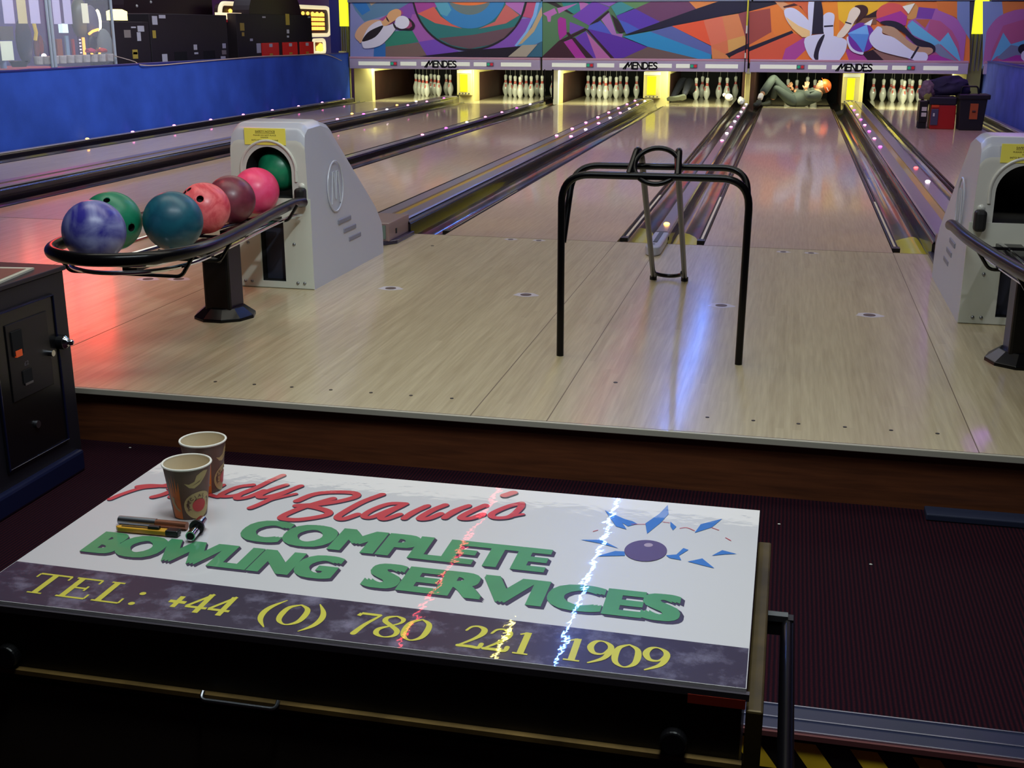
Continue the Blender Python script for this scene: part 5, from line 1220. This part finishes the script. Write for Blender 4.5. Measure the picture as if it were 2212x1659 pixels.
V = [pel, wai, che, sho, nek, hed-Vector((.0, 0, .02)), hL, kL, aL, hR, kR, aR, sL, eL, wL, sR, eR, wR]
E_ = [(0, 1), (1, 2), (2, 3), (3, 4), (4, 5), (0, 6), (6, 7), (7, 8), (0, 9), (9, 10), (10, 11), (3, 12), (12, 13), (13, 14), (3, 15), (15, 16), (16, 17)]
Rr = [.09, .085, .10, .09, .055, .060, .07, .06, .042, .07, .06, .042, .065, .048, .030, .065, .048, .030]
body = skin('body', V, E_, Rr, M_skin, t)
# clothing shells over the same joints
skin('trousers', [pel+Vector((.12, 0, 0)), pel, hL, hL.lerp(kL, .5), hL.lerp(kL, .90), kL, kL.lerp(aL, .12), kL.lerp(aL, .5), kL.lerp(aL, .95), hR, hR.lerp(kR, .5), hR.lerp(kR, .9), kR, kR.lerp(aR, .14), kR.lerp(aR, .95)],
     [(0, 1), (1, 2), (2, 3), (3, 4), (4, 5), (5, 6), (6, 7), (7, 8), (1, 9), (9, 10), (10, 11), (11, 12), (12, 13), (13, 14)],
     [.114, .124, .098, .080, .066, .068, .070, .072, .070, .094, .078, .064, .064, .064, .056], M_trou, t, root=1)
skin('shirt', [wai+Vector((-.15, 0, .0)), che, sho, sho.lerp(nek, .45), sL, eL, eL.lerp(wL, .85), sR, eR, eR.lerp(wR, .85)], [(0, 1), (1, 2), (2, 3), (2, 4), (4, 5), (5, 6), (2, 7), (7, 8), (8, 9)],
     [.135, .142, .115, .075, .080, .062, .045, .082, .064, .048], M_olive, t, root=1)
# head turned towards the pins (face looks up left)
M_cap_o = mat('cap_bright_orange', (236, 98, 30), .45); M_hair = mat('hair_brown', (96, 70, 44), .8)
hd_ = BM().sphere((0, 0, 0), .098, 24, sc=(1.0, .84, 1.14)).build('head', M_skin, t, smooth=True)
hd_.location = hed; hd_.rotation_euler = (0, math.radians(62), 0)
# in head space: +z crown, -x face direction
BM().sphere((-.100, 0, -.008), .017, 12, sc=(1, .8, 1.5)).build('nose', M_skin, hd_, smooth=True)
for s_ in (-1, 1):
    BM().sphere((-.088, s_*.034, .022), .011, 10).build('eye', mat('eye_white', (220, 220, 215), .3), hd_, smooth=True)
    BM().sphere((.005, s_*.083, .0), .022, 12, sc=(.8, .35, 1.3)).build('ear', M_skin, hd_, smooth=True)
BM().sphere((-.089, 0, -.052), .016, 10, sc=(.5, 1.6, .4)).build('mouth', mat('lips', (170, 100, 84), .5), hd_, smooth=True)
BM().sphere((.022, 0, .0), .098, 20, sc=(.92, .90, 1.12)).build('hair', M_hair, hd_, smooth=True)
cp = BM().sphere((.004, 0, .036), .106, 24, sc=(1.06, .92, .98))
cpm = cp.mesh('cap'); bm = bmesh.new(); bm.from_mesh(cpm)
bmesh.ops.bisect_plane(bm, geom=bm.verts[:]+bm.edges[:]+bm.faces[:], plane_co=(0, 0, .018), plane_no=(.28, 0, 1), clear_inner=True); bm.to_mesh(cpm); bm.free()
capo = addmesh('cap', cpm, M_cap_o, hd_, True); sdm = capo.modifiers.new('s', 'SOLIDIFY'); sdm.thickness = .003
BM().prism([(-.06, -.058), (-.125, -.042), (-.138, 0), (-.125, .042), (-.06, .058)], 'z', .044, .049).build('cap_peak', M_cap_o, capo, bevel=.002)
BM().box(.02, .10, -.092, -.088, .05, .058).build('cap_stripe', M_bolt, capo)
# hands with separate fingers
def hand(w0, dirn, curl, side, nm):
    d = dirn.normalized(); s_ = d.cross(Vector((0, 1, 0)));
    if s_.length < .1: s_ = d.cross(Vector((1, 0, 0)))
    s_.normalize(); n_ = s_.cross(d).normalized()*side
    V = [w0, w0+d*.045, w0+d*.085]; E2 = [(0, 1), (1, 2)]; R2 = [(.026, .018), (.036, .016), (.038, .014)]
    for k, (off, L1) in enumerate(((-.030, .030), (-.010, .034), (.010, .033), (.030, .026))):
        b0 = w0+d*.088+s_*off; i = len(V)
        V += [b0, b0+d*L1+n_*.008*curl, b0+d*(L1*1.5)+n_*.03*curl, b0+d*(L1*1.6)+n_*.05*curl]; E2 += [(2, i), (i, i+1), (i+1, i+2), (i+2, i+3)]; R2 += [.010, .0088, .008, .007]
    i = len(V); V += [w0+d*.03+s_*.034, w0+d*.055+s_*.055+n_*.015, w0+d*.075+s_*.060+n_*.03]; E2 += [(1, i), (i, i+1), (i+1, i+2)]; R2 += [.012, .010, .008]
    return skin(nm, V, E2, R2, M_skin, t, sub=1)
hand(wR, Vector((.1, .25, 1)), 1, 1, 'right_hand'); hand(wL, Vector((-.5, .1, .75)), 1, 1, 'left_hand')
# shoe and sock of the outstretched foot
ft = z8(560, 640, 12.95)-org_
skin('sock', [aL+Vector((0, 0, .02)), aL.lerp(ft, .5)], [(0, 1)], [.050, .048], M_sock, t, sub=1)
skin('shoe', [aL.lerp(ft, .55), ft+Vector((.02, 0, .02)), ft+Vector((-.05, -.10, .0))], [(0, 1), (1, 2)], [(.055, .05), (.055, .045), (.04, .032)], M_shoe, t)
ft2 = aR+Vector((-.02, 0, -.03))
skin('shoe', [ft2, ft2+Vector((-.09, -.05, -.03)), ft2+Vector((-.17, -.08, -.04))], [(0, 1), (1, 2)], [(.05, .045), (.045, .035), (.035, .025)], M_shoe, t)
# second person, only a dark leg and a shoe sole out of the fourth lane's pit
org2 = Vector((LX[4]+.25, 13.6, 0))
t = empty('person', org2, 'person in dark clothes lying in the fourth lane pit, shoe sole towards the camera', 'person')
s0 = at(1462, 213, Y=13.5)-org2
V = [Vector((.05, 1.9, .14)), Vector((.0, 2.25, .16)), Vector((.0, 2.42, .17)), Vector((.0, 2.53, .18)), Vector((.0, 1.2, .33)), s0+Vector((.10, .30, .06)), Vector((-.12, 1.2, .33)), Vector((-.22, .55, .08))]
V[6] = Vector((-.12, 1.25, .34))
skin('body', [V[0], Vector((.04, 1.55, .14)), V[4], V[5], V[6], V[7], V[1], V[2], V[3]], [(1, 0), (0, 6), (6, 7), (7, 8), (1, 2), (2, 3), (1, 4), (4, 5)], [.10, .10, .08, .05, .085, .05, .10, .05, .09], mat('dark_overalls', (22, 24, 38), .85), t, root=1)
sh_ = skin('shoe', [s0+Vector((.14, .10, .04)), s0+Vector((.04, .04, .01)), s0+Vector((-.10, .0, -.01))], [(0, 1), (1, 2)], [(.05, .05), (.045, .05), (.045, .045)], M_shoe, t)
BM().prism([(p[0], p[1]) for p in [(-.155+s0.x, -.035+s0.z), (-.165+s0.x, .01+s0.z), (-.12+s0.x, .038+s0.z), (-.03+s0.x, .03+s0.z), (.03+s0.x, .035+s0.z), (.11+s0.x, .062+s0.z), (.16+s0.x, .05+s0.z), (.165+s0.x, .0+s0.z), (.10+s0.x, -.03+s0.z), (.02+s0.x, -.02+s0.z), (-.06+s0.x, -.045+s0.z)]], 'y', s0.y-.075, s0.y-.045).build('sole', mat('sole_green', (74, 76, 52), .7), sh_, bevel=.006)

# ------------------------------------------------------------------ arcade behind the left blue wall
XA = -7.9
M_mach = mat('machine_black', (36, 28, 32), .6, var=.1); M_stW = mat('sticker_white', (206, 206, 210), .5); M_stY = mat('sticker_yellow', (190, 166, 66), .5)
def back_panel(px0, px1, pyt, lab, name='arcade_machine', depth=.32, X=XA, hump=None, m=None, cat='arcade machine'):
    """machine seen from behind: its back stands at X and spans the seen stretch of Y"""
    a = at(px0, 110, X=X); b_ = at(px1, 110, X=X); zt = at((px0+px1)/2, pyt, X=X).z
    t = empty(name, (X, (a.y+b_.y)/2, -.12), lab, cat); h = (b_.y-a.y)/2
    BM().box(-depth, 0, -h, h, 0, zt+.12).build('cabinet', m or M_mach, t, bevel=.01)
    return t, h, zt
def sticker(t, px, py, w_, h_, m, nm='sticker', X=XA):
    g = at(px, py, X=X+.001)
    yy = g.y-t.location.y; zz = g.z-t.location.z
    s_ = abs(at(px+w_/2, py, X=X).y-at(px-w_/2, py, X=X).y)/2; hz = h_/2/ (FPX/((g-CAM).dot(FW)))
    BM().box(0, .004, yy-s_, yy+s_, zz-hz, zz+hz).build(nm, m, t)
t, h, zt = back_panel(246, 326, 47, 'lower black machine back with stickers, next to the glass booth')
for s_ in ((275, 73, 14, 16, mat('sticker_grey', (150, 140, 132), .5)), (304, 62, 14, 12, M_stW), (300, 79, 8, 18, M_stW), (288, 59, 10, 3, M_stW), (292, 117, 11, 19, M_stY), (292, 115, 9, 5, M_stW)): sticker(t, *s_)
t, h, zt = back_panel(328, 494, 31, 'widest black machine back with white and yellow stickers')
for s_ in ((334, 44, 11, 18, M_stW), (350, 36, 14, 7, M_stW), (333, 74, 7, 16, M_stY), (422, 102, 7, 11, M_stW), (484, 99, 7, 10, M_stW), (424, 115, 8, 4, M_stW), (484, 113, 9, 9, mat('sticker_grey', (150, 140, 132), .5)), (482, 124, 10, 5, M_stW), (356, 125, 11, 16, M_stW)): sticker(t, *s_)
for px in (390, 452):
    g = at(px, 112, X=XA); BM().box(-.002, .003, g.y-t.location.y-.18, g.y-t.location.y+.18, .2, 1.02).build('vent_panel', M_dark, t)
t, h, zt = back_panel(515, 676, 31, 'black machine back with rounded hump and three red panels')
z0 = t.location.z
yh = at(600, 40, X=XA).y-t.location.y
BM().prism([(yh-1.1, zt+.11)]+[(yh+1.05*math.cos(a), zt+.11+.52*math.sin(a)) for a in [PI-PI*i/24 for i in range(25)]], 'x', -.30, -.02).build('hump', mat('hump_maroon', (38, 16, 26), .5), t)
for s_ in ((523, 58, 9, 16, M_stY), (525, 74, 5, 8, M_stY), (621, 42, 8, 23, M_stY), (622, 68, 5, 8, M_stW), (622, 79, 4, 4, M_stW), (570, 37, 7, 3, M_stW), (668, 37, 6, 3, M_stW), (559, 104, 9, 20, M_stW), (543, 86, 6, 5, M_stW)): sticker(t, *s_)
M_redp = mat('panel_red', (176, 36, 30), .45, emit=.15, ecol=(200, 30, 20))
for a, b_ in ((567, 603), (612, 643), (649, 678)):
    ya, yb = at(a, 105, X=XA+.02).y-t.location.y, at(b_, 105, X=XA+.02).y-t.location.y
    q = BM().box(.0, .02, ya, yb, 0, at(600, 92, X=XA).z+.12).build('red_panel', M_redp, t, bevel=.006)
    m_ = (ya+yb)/2; BM().box(.02, .024, m_-.06, m_+.06, at(600, 101, X=XA).z+.12, at(600, 94, X=XA).z+.12).build('panel_label', M_stW, q)
    BM().box(.02, .024, m_-.06, m_+.06, at(600, 118.5, X=XA).z+.12, at(600, 114.5, X=XA).z+.12).build('panel_label', M_stY, q)
t, h, zt = back_panel(494, 516, 50, 'narrow dark cabinet in the gap between the two wide machines', X=XA-.4, m=M_dark)
sgn_ = at(540, 36, X=XA-.2)
t = empty('counter_sign', (XA-.15, sgn_.y, sgn_.z), 'small lit white and red sign above the gap between the machines', 'sign')
BM().box(-.04, 0, -1.25, -.05, -.05, .05).build('lit_face', mat('sign_lit_cream', (255, 232, 190), .4, emit=1.2, ecol=(255, 225, 180)), t)
BM().box(-.04, 0, -.05, .9, -.05, .05).build('dark_face', mat('sign_grey', (90, 90, 104), .5), t)
BM().box(-.04, .0, -1.2, .6, -.09, -.05).build('red_edge', mat('sign_red_edge', (160, 30, 40), .4, emit=.3, ecol=(180, 30, 40)), t)
# rounded top unit behind, upper left
g0 = at(276, 34, X=XA-.7); g1_ = at(466, 34, X=XA-.7)
t = empty('arcade_machine', (XA-.75, (g0.y+g1_.y)/2, -.12), 'tall dark rounded machine rising behind the widest machine back', 'arcade machine')
hh = (g1_.y-g0.y)/2; zc = at(300, 32, X=XA-.7).z+.12
BM().box(-.6, 0, -hh, hh, 0, zc).build('cabinet', M_mach, t)
BM().prism([(-hh, zc)]+[(-hh+.8-.8*math.cos(a), zc+1.0*math.sin(a)) for a in [PI/2*i/12 for i in range(13)]]+[(hh, zc+1.0), (hh, zc)], 'x', -.6, 0).build('rounded_top', mat('hump_maroon', (38, 16, 26), .5), t)
BM().box(.0, .012, -hh, -hh+1.3, zc-.03, zc-.005).build('red_trim', mat('sign_red_edge', (160, 30, 40), .4), t)
for (yy, zz) in ((.45, .32), (.75, .18), (.35, .12), (.95, .42)): BM().sphere((.0, -hh+yy, zc+zz), .022, 8).build('bulb', M_bolt, t)
# lit marquee with rounded outline
def marquee(pa, pb, pt, pbm, lab, X):
    a = at(pa, pt, X=X); b_ = at(pb, pt, X=X); zt = at((pa+pb)/2, pt, X=X).z; zb = at((pa+pb)/2, pbm, X=X).z
    t = empty('lit_marquee', (X, (a.y+b_.y)/2, (zt+zb)/2), lab, 'sign'); h = (b_.y-a.y)/2; v = (zt-zb)/2
    pts = fillet([Vector((0, 0, v)), Vector((0, h, v)), Vector((0, h, -v)), Vector((0, -h, -v)), Vector((0, -h, v)), Vector((0, 0, v))], min(h, v)*.7, 6)
    BM().prism([(p.y, p.z) for p in pts[:-1]], 'x', -.10, -.02).build('back_board', mat('marquee_brown', (70, 40, 40), .5), t)
    BM().tube(pts[:-1], .035, 8, closed=True).build('outline_tube', mat('marquee_outline', (240, 232, 200), .4, emit=.8, ecol=(250, 235, 190)), t, smooth=True)
    return t, h, v
t, h, v = marquee(474, 711, 12, 77, 'lit marquee with cream rounded outline and orange panels behind the machines', XA-.42)
M_oran = mat('orange_screen', (255, 170, 60), .4, emit=2.2, ecol=(255, 170, 70))
for i in range(4):
    for j in range(5):
        BM().box(-.02, .0, h*.62+j*h*.055, h*.62+(j+.8)*h*.055, v*(.35-.33*i), v*(.35-.33*i)+v*.24).build('lit_panel', M_oran, t)
for i in range(18): BM().sphere((.01, -h*.85+i*h*.098, v*.55), .035, 8).build('bulb', mat('bulb_amber', (255, 200, 90), .4, emit=1.5, ecol=(255, 200, 90)), t)
g = at(548, 8, X=XA-.15)
o = lump('plush_figure', (g.x, g.y, g.z+.05), .17, mat('plush_cream', (230, 190, 150), .8, emit=.2), 11, sc=(.6, 1, 1), sub=3); tag(o, 'pale soft blurred ornament beside the hump of the machine', 'ornament')
t, h, v = marquee(676, 700, 87, 114, 'small lit red framed display at the end of the red panels', XA-.1)
BM().box(-.10, -.02, -.04, .04, -t.location.z-.12, -v).build('stand', M_black, t)
for i, (yy, zz) in enumerate(((-.2, -.3), (.1, -.1), (.35, -.4), (0, -.5), (.3, .1))): BM().sphere((0, h*yy, v*zz), .05, 10).build('bulb', M_oran, t)
# yellow glowing box sign
g = at(260, 32, X=XA-.5)
t = empty('glowing_sign', g, 'glowing yellow white box sign above the lower machine back', 'sign')
gw = abs(at(277, 32, X=XA-.5).y-at(246, 32, X=XA-.5).y)/2; gh = abs(at(260, 22, X=XA-.5).z-at(260, 46, X=XA-.5).z)/2
BM().prism([(-gw, -gh), (gw, -gh), (gw, gh*.6), (gw*.3, gh), (-gw*.3, gh), (-gw, gh*.6)], 'x', -.1, 0).build('face', mat('sign_glow', (255, 244, 170), .4, emit=2.2, ecol=(255, 240, 150)), t)
BM().tube([(-.05, 0, -gh), (-.05, 0, -g.z-.12)], .02, 8).build('stand', M_black, t)
g = at(277, 8, X=XA-1.0)
t = BM().tube([(g.x, g.y, g.z-.02), (g.x, g.y, g.z+.5)], .05, 10).build('tube_lamp', mat('tube_white', (240, 250, 255), .4, emit=4)); tag(t, 'upright white tube lamp above the glowing yellow sign', 'lamp')
# blue pillar at the end of the arcade
pxa, pxb = at(713, 60, Y=13.3).x, at(736, 60, Y=13.3).x
t = BM().box(pxa, pxb, 13.3, 13.5, -.12, 3.3).build('pillar', mat('pillar_blue', (34, 40, 130), .6)); tag(t, 'dark blue pillar at the far end of the arcade', 'pillar')
struct(BM().box(-12, -7.22, 15.8, 15.9, -.12, 3.36).build('wall_arcade', mat('arcade_wall2', (112, 124, 196), .8)))
struct(BM().box(-11.2, -11.1, -3, 15.9, -.12, 3.36).build('wall_arcade_side', mat('arcade_wall2', (112, 124, 196), .8)))

g = at(212, 45, X=-7.92)
LAMP_G = g
# glass booth at the left
XB = -7.32
yA, yB_ = at(-40, 100, X=XB).y, at(243, 100, X=XB).y
t = empty('glass_booth', (XB, (yA+yB_)/2, -.12), 'glass fronted booth with chrome posts at the top left', 'booth'); hb = (yB_-yA)/2; yc = (yA+yB_)/2
BM().box(-1.5, 0, -hb, hb, 0, .90).build('base', mat('booth_base', (70, 70, 84), .6), t)
M_glass = mat('booth_glass', (235, 240, 245), .05, trans=.0, alpha=.12)
gl = BM().box(-.006, 0, -hb, hb, .90, 2.2).build('glass_pane', M_glass, t)
b = BM()
for px, r in ((101, .016), (108, .020), (240, .018)):
    yy = at(px, 60, X=XB).y-yc; BM().tube([(.02, yy, .9), (.02, yy, 2.2)], r, 10).build('chrome_post', mat('post_silver', (190, 200, 206), .3, metal=.25, coat=.5), t, smooth=True)
BM().box(-.02, .03, -hb, hb, .89, .93).build('sill', mat('sill_dark', (44, 40, 48), .4), t)
M_pap = mat('paper_lilac', (206, 196, 226), .6, emit=.10); M_pap2 = mat('paper_cream', (220, 204, 150), .6, emit=.10)
def sheet(pa, pb, pt, pbm, m, lab, X=XB-.02):
    a = at(pa, pt, X=X); b_ = at(pb, pbm, X=X)
    o = BM().box(-.002, .0, 0, b_.y-a.y, 0, a.z-b_.z).build('paper_sheet', m); o.location = (X, a.y, b_.z); tag(o, lab, 'paper sheet')
sheet(3, 33, -6, 51, M_pap, 'lilac paper sheet behind the booth glass, leftmost of the row'); sheet(34, 60, -6, 51, M_pap2, 'cream paper sheet between the lilac ones behind the booth glass')
sheet(61, 88, -6, 51, M_pap, 'lilac paper sheet just left of the chrome posts behind the booth glass'); sheet(111, 133, -6, 52, M_pap, 'lilac paper sheet just right of the chrome posts behind the booth glass'); sheet(134, 157, -6, 52, M_pap, 'lilac paper sheet second right of the chrome posts behind the booth glass')
sheet(0, 31, 89, 130, mat('paper_list', (220, 226, 200), .6, emit=.3), 'printed list sheet at the bottom left of the booth'); sheet(175, 193, 7, 50, mat('card_white', (232, 228, 196), .6, emit=.35), 'narrow upright white card in the booth')
def prop(px, py, X, build, name, lab, cat, m):
    g = at(px, py, X=X); o = build.build(name, m, None, smooth=True); o.location = g; tag(o, lab, cat); return o
prop(172, 40, XB-.5, BM().sphere((0, 0, 0), .16, 20, sc=(.6, .8, 1.5)), 'standing_mirror', 'olive oval standing mirror behind the white card', 'mirror', mat('mirror_olive', (120, 118, 90), .3))
prop(197, 48, XB-.42, BM().sphere((0, 0, 0), .15, 20, sc=(.5, .8, 1.3)), 'monitor_back', 'grey rounded monitor behind the white card', 'monitor', mat('monitor_grey', (96, 88, 110), .5))
prop(16, 72, XB-.25, BM().box(-.15, 0, -.12, .10, -.07, .07), 'metal_box', 'grey metal box on a shelf at the left of the booth', 'box', mat('box_grey', (130, 136, 124), .5))
prop(52, 88, XB-.28, BM().sphere((0, 0, 0), .13, 16, sc=(.5, .9, 1.9)), 'speaker', 'tall dark grey speaker in the booth left of the posts', 'speaker', mat('speaker_dark', (60, 64, 80), .6))
prop(141, 61, XB-.2, BM().box(-.05, 0, -.055, .055, -.05, .05), 'card_reader', 'small bright white screen on a stand right of the posts', 'screen', mat('screen_cyan', (220, 245, 250), .4, emit=1.0))
prop(147, 103, XB-.22, BM().box(-.02, 0, -.03, .03, -.13, .13), 'blue_ladder_display', 'pale blue ladder-like prize strip in the booth', 'prize strip', mat('ladder_blue', (150, 180, 200), .5))
prop(131, 104, XB-.26, BM().box(-.02, 0, -.06, .04, -.12, .10), 'orange_box', 'orange brown box beside the pale blue strip', 'box', mat('box_orange', (176, 92, 50), .5))
prop(160, 104, XB-.22, BM().box(-.02, 0, -.02, .02, -.12, .10), 'red_strip', 'red prize strip beside the pale blue strip', 'prize strip', mat('strip_red', (190, 60, 50), .5))
# striped lit strips
g = at(174, 104, X=XB-.3); t = empty('striped_stick', (g.x, g.y, g.z), 'white and purple striped stick prize in the booth', 'prize stick')
BM().box(-.015, 0, -.022, .022, -.15, .13).build('stick', mat('stick_purple', (70, 24, 60), .4), t)
b = BM()
for i in range(7): b.box(0, .004, -.018, .018, -.13+.036*i, -.115+.036*i)
b.build('white_bands', mat('band_white', (250, 235, 250), .4, emit=.8), t)
g = at(183, 104, X=XB-.3); o = BM().box(-.015, 0, -.02, .02, -.14, .12).build('lit_strip', mat('strip_lit', (255, 180, 90), .4, emit=2.0, ecol=(255, 160, 70))); o.location = g; tag(o, 'orange lit strip right of the striped stick', 'lamp')
g = at(200, 96, X=XB-.34); t = empty('lit_toy', g, 'dark toy outlined by glowing orange light in the booth', 'toy')
BM().sphere((0, 0, 0), .09, 16, sc=(.4, 1, 1.3)).build('body', M_black, t, smooth=True)
BM().tube([(.03, .11*math.cos(a), -.02+.13*math.sin(a)) for a in [PI*1.05+PI*.9*i/16 for i in range(17)]], .014, 8).build('glow_ring', M_oran, t, smooth=True)
BM().tube([(.03, -.10, .12), (.03, -.02, .15), (.03, .10, .17)], .016, 8).build('glow_bar', M_oran, t, smooth=True)
prop(212, 45, XB-.6, BM().sphere((0, 0, 0), .07, 12, sc=(.5, .8, 2)), 'yellow_lamp', 'bright pale yellow lamp glow at the right of the booth', 'lamp', mat('lamp_pale', (255, 250, 200), .4, emit=2.5, ecol=(255, 245, 190)))
t = BM().tube([(0, 0, -.12), (0, 0, LAMP_G.z-.14)], .012, 8).build('lamp_stand', M_black, bpy.data.objects['yellow_lamp']); t.location = (0, 0, -LAMP_G.z)
prop(226, 100, XB-.4, BM().sphere((0, 0, 0), .16, 16, sc=(.4, 1, 1.3)), 'grey_bag', 'grey bag leaning at the right end of the booth', 'bag', mat('bag_grey', (120, 126, 120), .7))
for i, (px, c, nm) in enumerate(((88, (150, 60, 40), 'reddish'), (79, (120, 60, 50), 'brown'), (95, (60, 50, 90), 'violet'))):
    prop(px, 98+i*6, XB-.3, BM().sphere((0, 0, 0), .07, 12, sc=(.4, .6, 1.6)), 'prize_toy', nm+' prize toy left of the chrome posts in the booth', 'toy', mat('toy_'+nm, c, .6))
prop(95, 121, XB-.15, BM().sphere((0, 0, 0), .026, 10), 'small_bulb', 'small glowing bulb low behind the chrome posts', 'lamp', led_mats['white'])
prop(74, 66, XB-.25, BM().tube([(0, 0, .1), (0, .03, -.02), (0, .0, -.1)], .02, 8), 'yellow_horn', 'yellow curved prize in the booth left of the posts', 'toy', mat('horn_yellow', (220, 190, 60), .5, emit=.4))
prop(41, 138, XB-.1, BM().lathe([(.0001, -.03), (.07, -.03), (.10, .03), (.095, .03), (.066, -.025), (.0001, -.025)], n=24), 'dark_bowl', 'dark bowl on the booth sill at the left', 'bowl', mat('bowl_slate', (44, 54, 62), .4))
prop(6, 128, XB-.06, BM().tube([(0, 0, -.09), (0, 0, .10)], .032, 14), 'blue_bottle', 'pale blue bottle at the far left of the booth sill', 'bottle', mat('bottle_blue', (130, 146, 180), .4))
for i in range(10):
    px = 84+i*17; g = at(px, 139-i*.8, X=XB-.10)
    o = BM().cyl((0, 0), 'z', .045, 0, .085, n=14, r2=.05).build('white_cup_stack', mat('cup_stack', (196, 186, 176), .6, var=.15, vscale=30), None, bevel=.006); o.location = (g.x, g.y, .835-.0+.005)
    tag(o, 'pale rolled prize bundle, %s from the left along the booth sill' % NTH[i], 'prize bundle', 'pale bundles along the booth sill')
for px, c, nm in ((222, (214, 50, 30), 'orange red'), (197, (200, 40, 80), 'crimson')):
    g = at(px, 123, X=XB-.10); o = lump('felt_hat', (g.x, g.y, .965), .06, mat('hat_'+nm.replace(' ', '_'), c, .7), len(nm), sc=(.8, 1.3, .5), sub=3); tag(o, nm+' cloth prize lying on the bundles in the booth', 'cloth prize')
# loose cable along the top of the wall
cab = [(248, 121), (290, 133), (302, 140), (340, 141), (420, 134), (500, 127), (560, 122), (640, 119), (700, 117), (738, 131)]
pts = []
for i, (px, py) in enumerate(cab):
    if px <= 290 : g = at(px, py, X=-7.25)
    else: g = at(px, py, X=-7.07)
    pts.append(g)
o = BM().tube(smooth_path(pts, 6), .006, 6).build('loose_cable', mat('cable_beige', (190, 168, 150), .6), smooth=True); tag(o, 'thin pale cable sagging along the top of the left blue wall', 'cable')

# ------------------------------------------------------------------ neon tubes under the ceiling (seen in the reflections)
def neon(x, y0, y1, z, rgb, e, lab, r=.008):
    o = BM().tube([(0, 0, 0), (0, y1-y0, 0)], r, 8).build('neon_tube', mat('neon_%d_%d' % (rgb[0], rgb[2]), rgb, .4, emit=e, ecol=rgb), None, smooth=True); o.location = (x, y0, z)
    tag(o, lab, 'neon tube'); return o
neon(-.70, -.9, 13.0, 3.3, (90, 140, 255), 110, 'blue neon tube running along the ceiling over the fourth lane')
neon(-1.68, -.9, 13.0, 3.3, (255, 70, 80), 11, 'red neon tube running along the ceiling over the left ball return')
neon(2.9, 4.0, 13.0, 3.3, (190, 100, 255), 90, 'violet neon tube along the ceiling over the right wall')
neon(-1.07, -.9, -.35, 3.3, (255, 235, 110), 50, 'short yellow neon tube under the ceiling by the foul line')
# red lit ceiling sign above the arcade, mirrored in the left approach
ra, rb = at(228, 590, Y=9.3), at(228, 745, Y=9.3)
t = empty('red_screen', (ra.x-.75, 9.3, -ra.z), 'red lit screen hanging above the arcade, mirrored in the left approach', 'screen')
BM().box(-.75, .75, 0, .08, 0, ra.z-rb.z).build('lit_face', mat('lightbox_red', (255, 60, 50), .4, emit=15, ecol=(255, 60, 50)), t)
BM().tube([(0, .04, ra.z-rb.z), (0, .04, 3.36+ra.z)], .02, 8).build('hanger', M_black, t)
area('red_wash', (-3.6, -1.6, 3.1), (-3.2, -2.0, 0), .6, .6, 6, (1, .12, .10), 60)
for x, y in ((cx45-.28, .45), (cx45+.32, .45), (cx34+.55, .45), (cx56-.45, .35)):
    spot('yellow_spot', (x, y+.5, 3.1), (x, y, 0), 34, (1, .85, .1), 16, 1.0, .05)
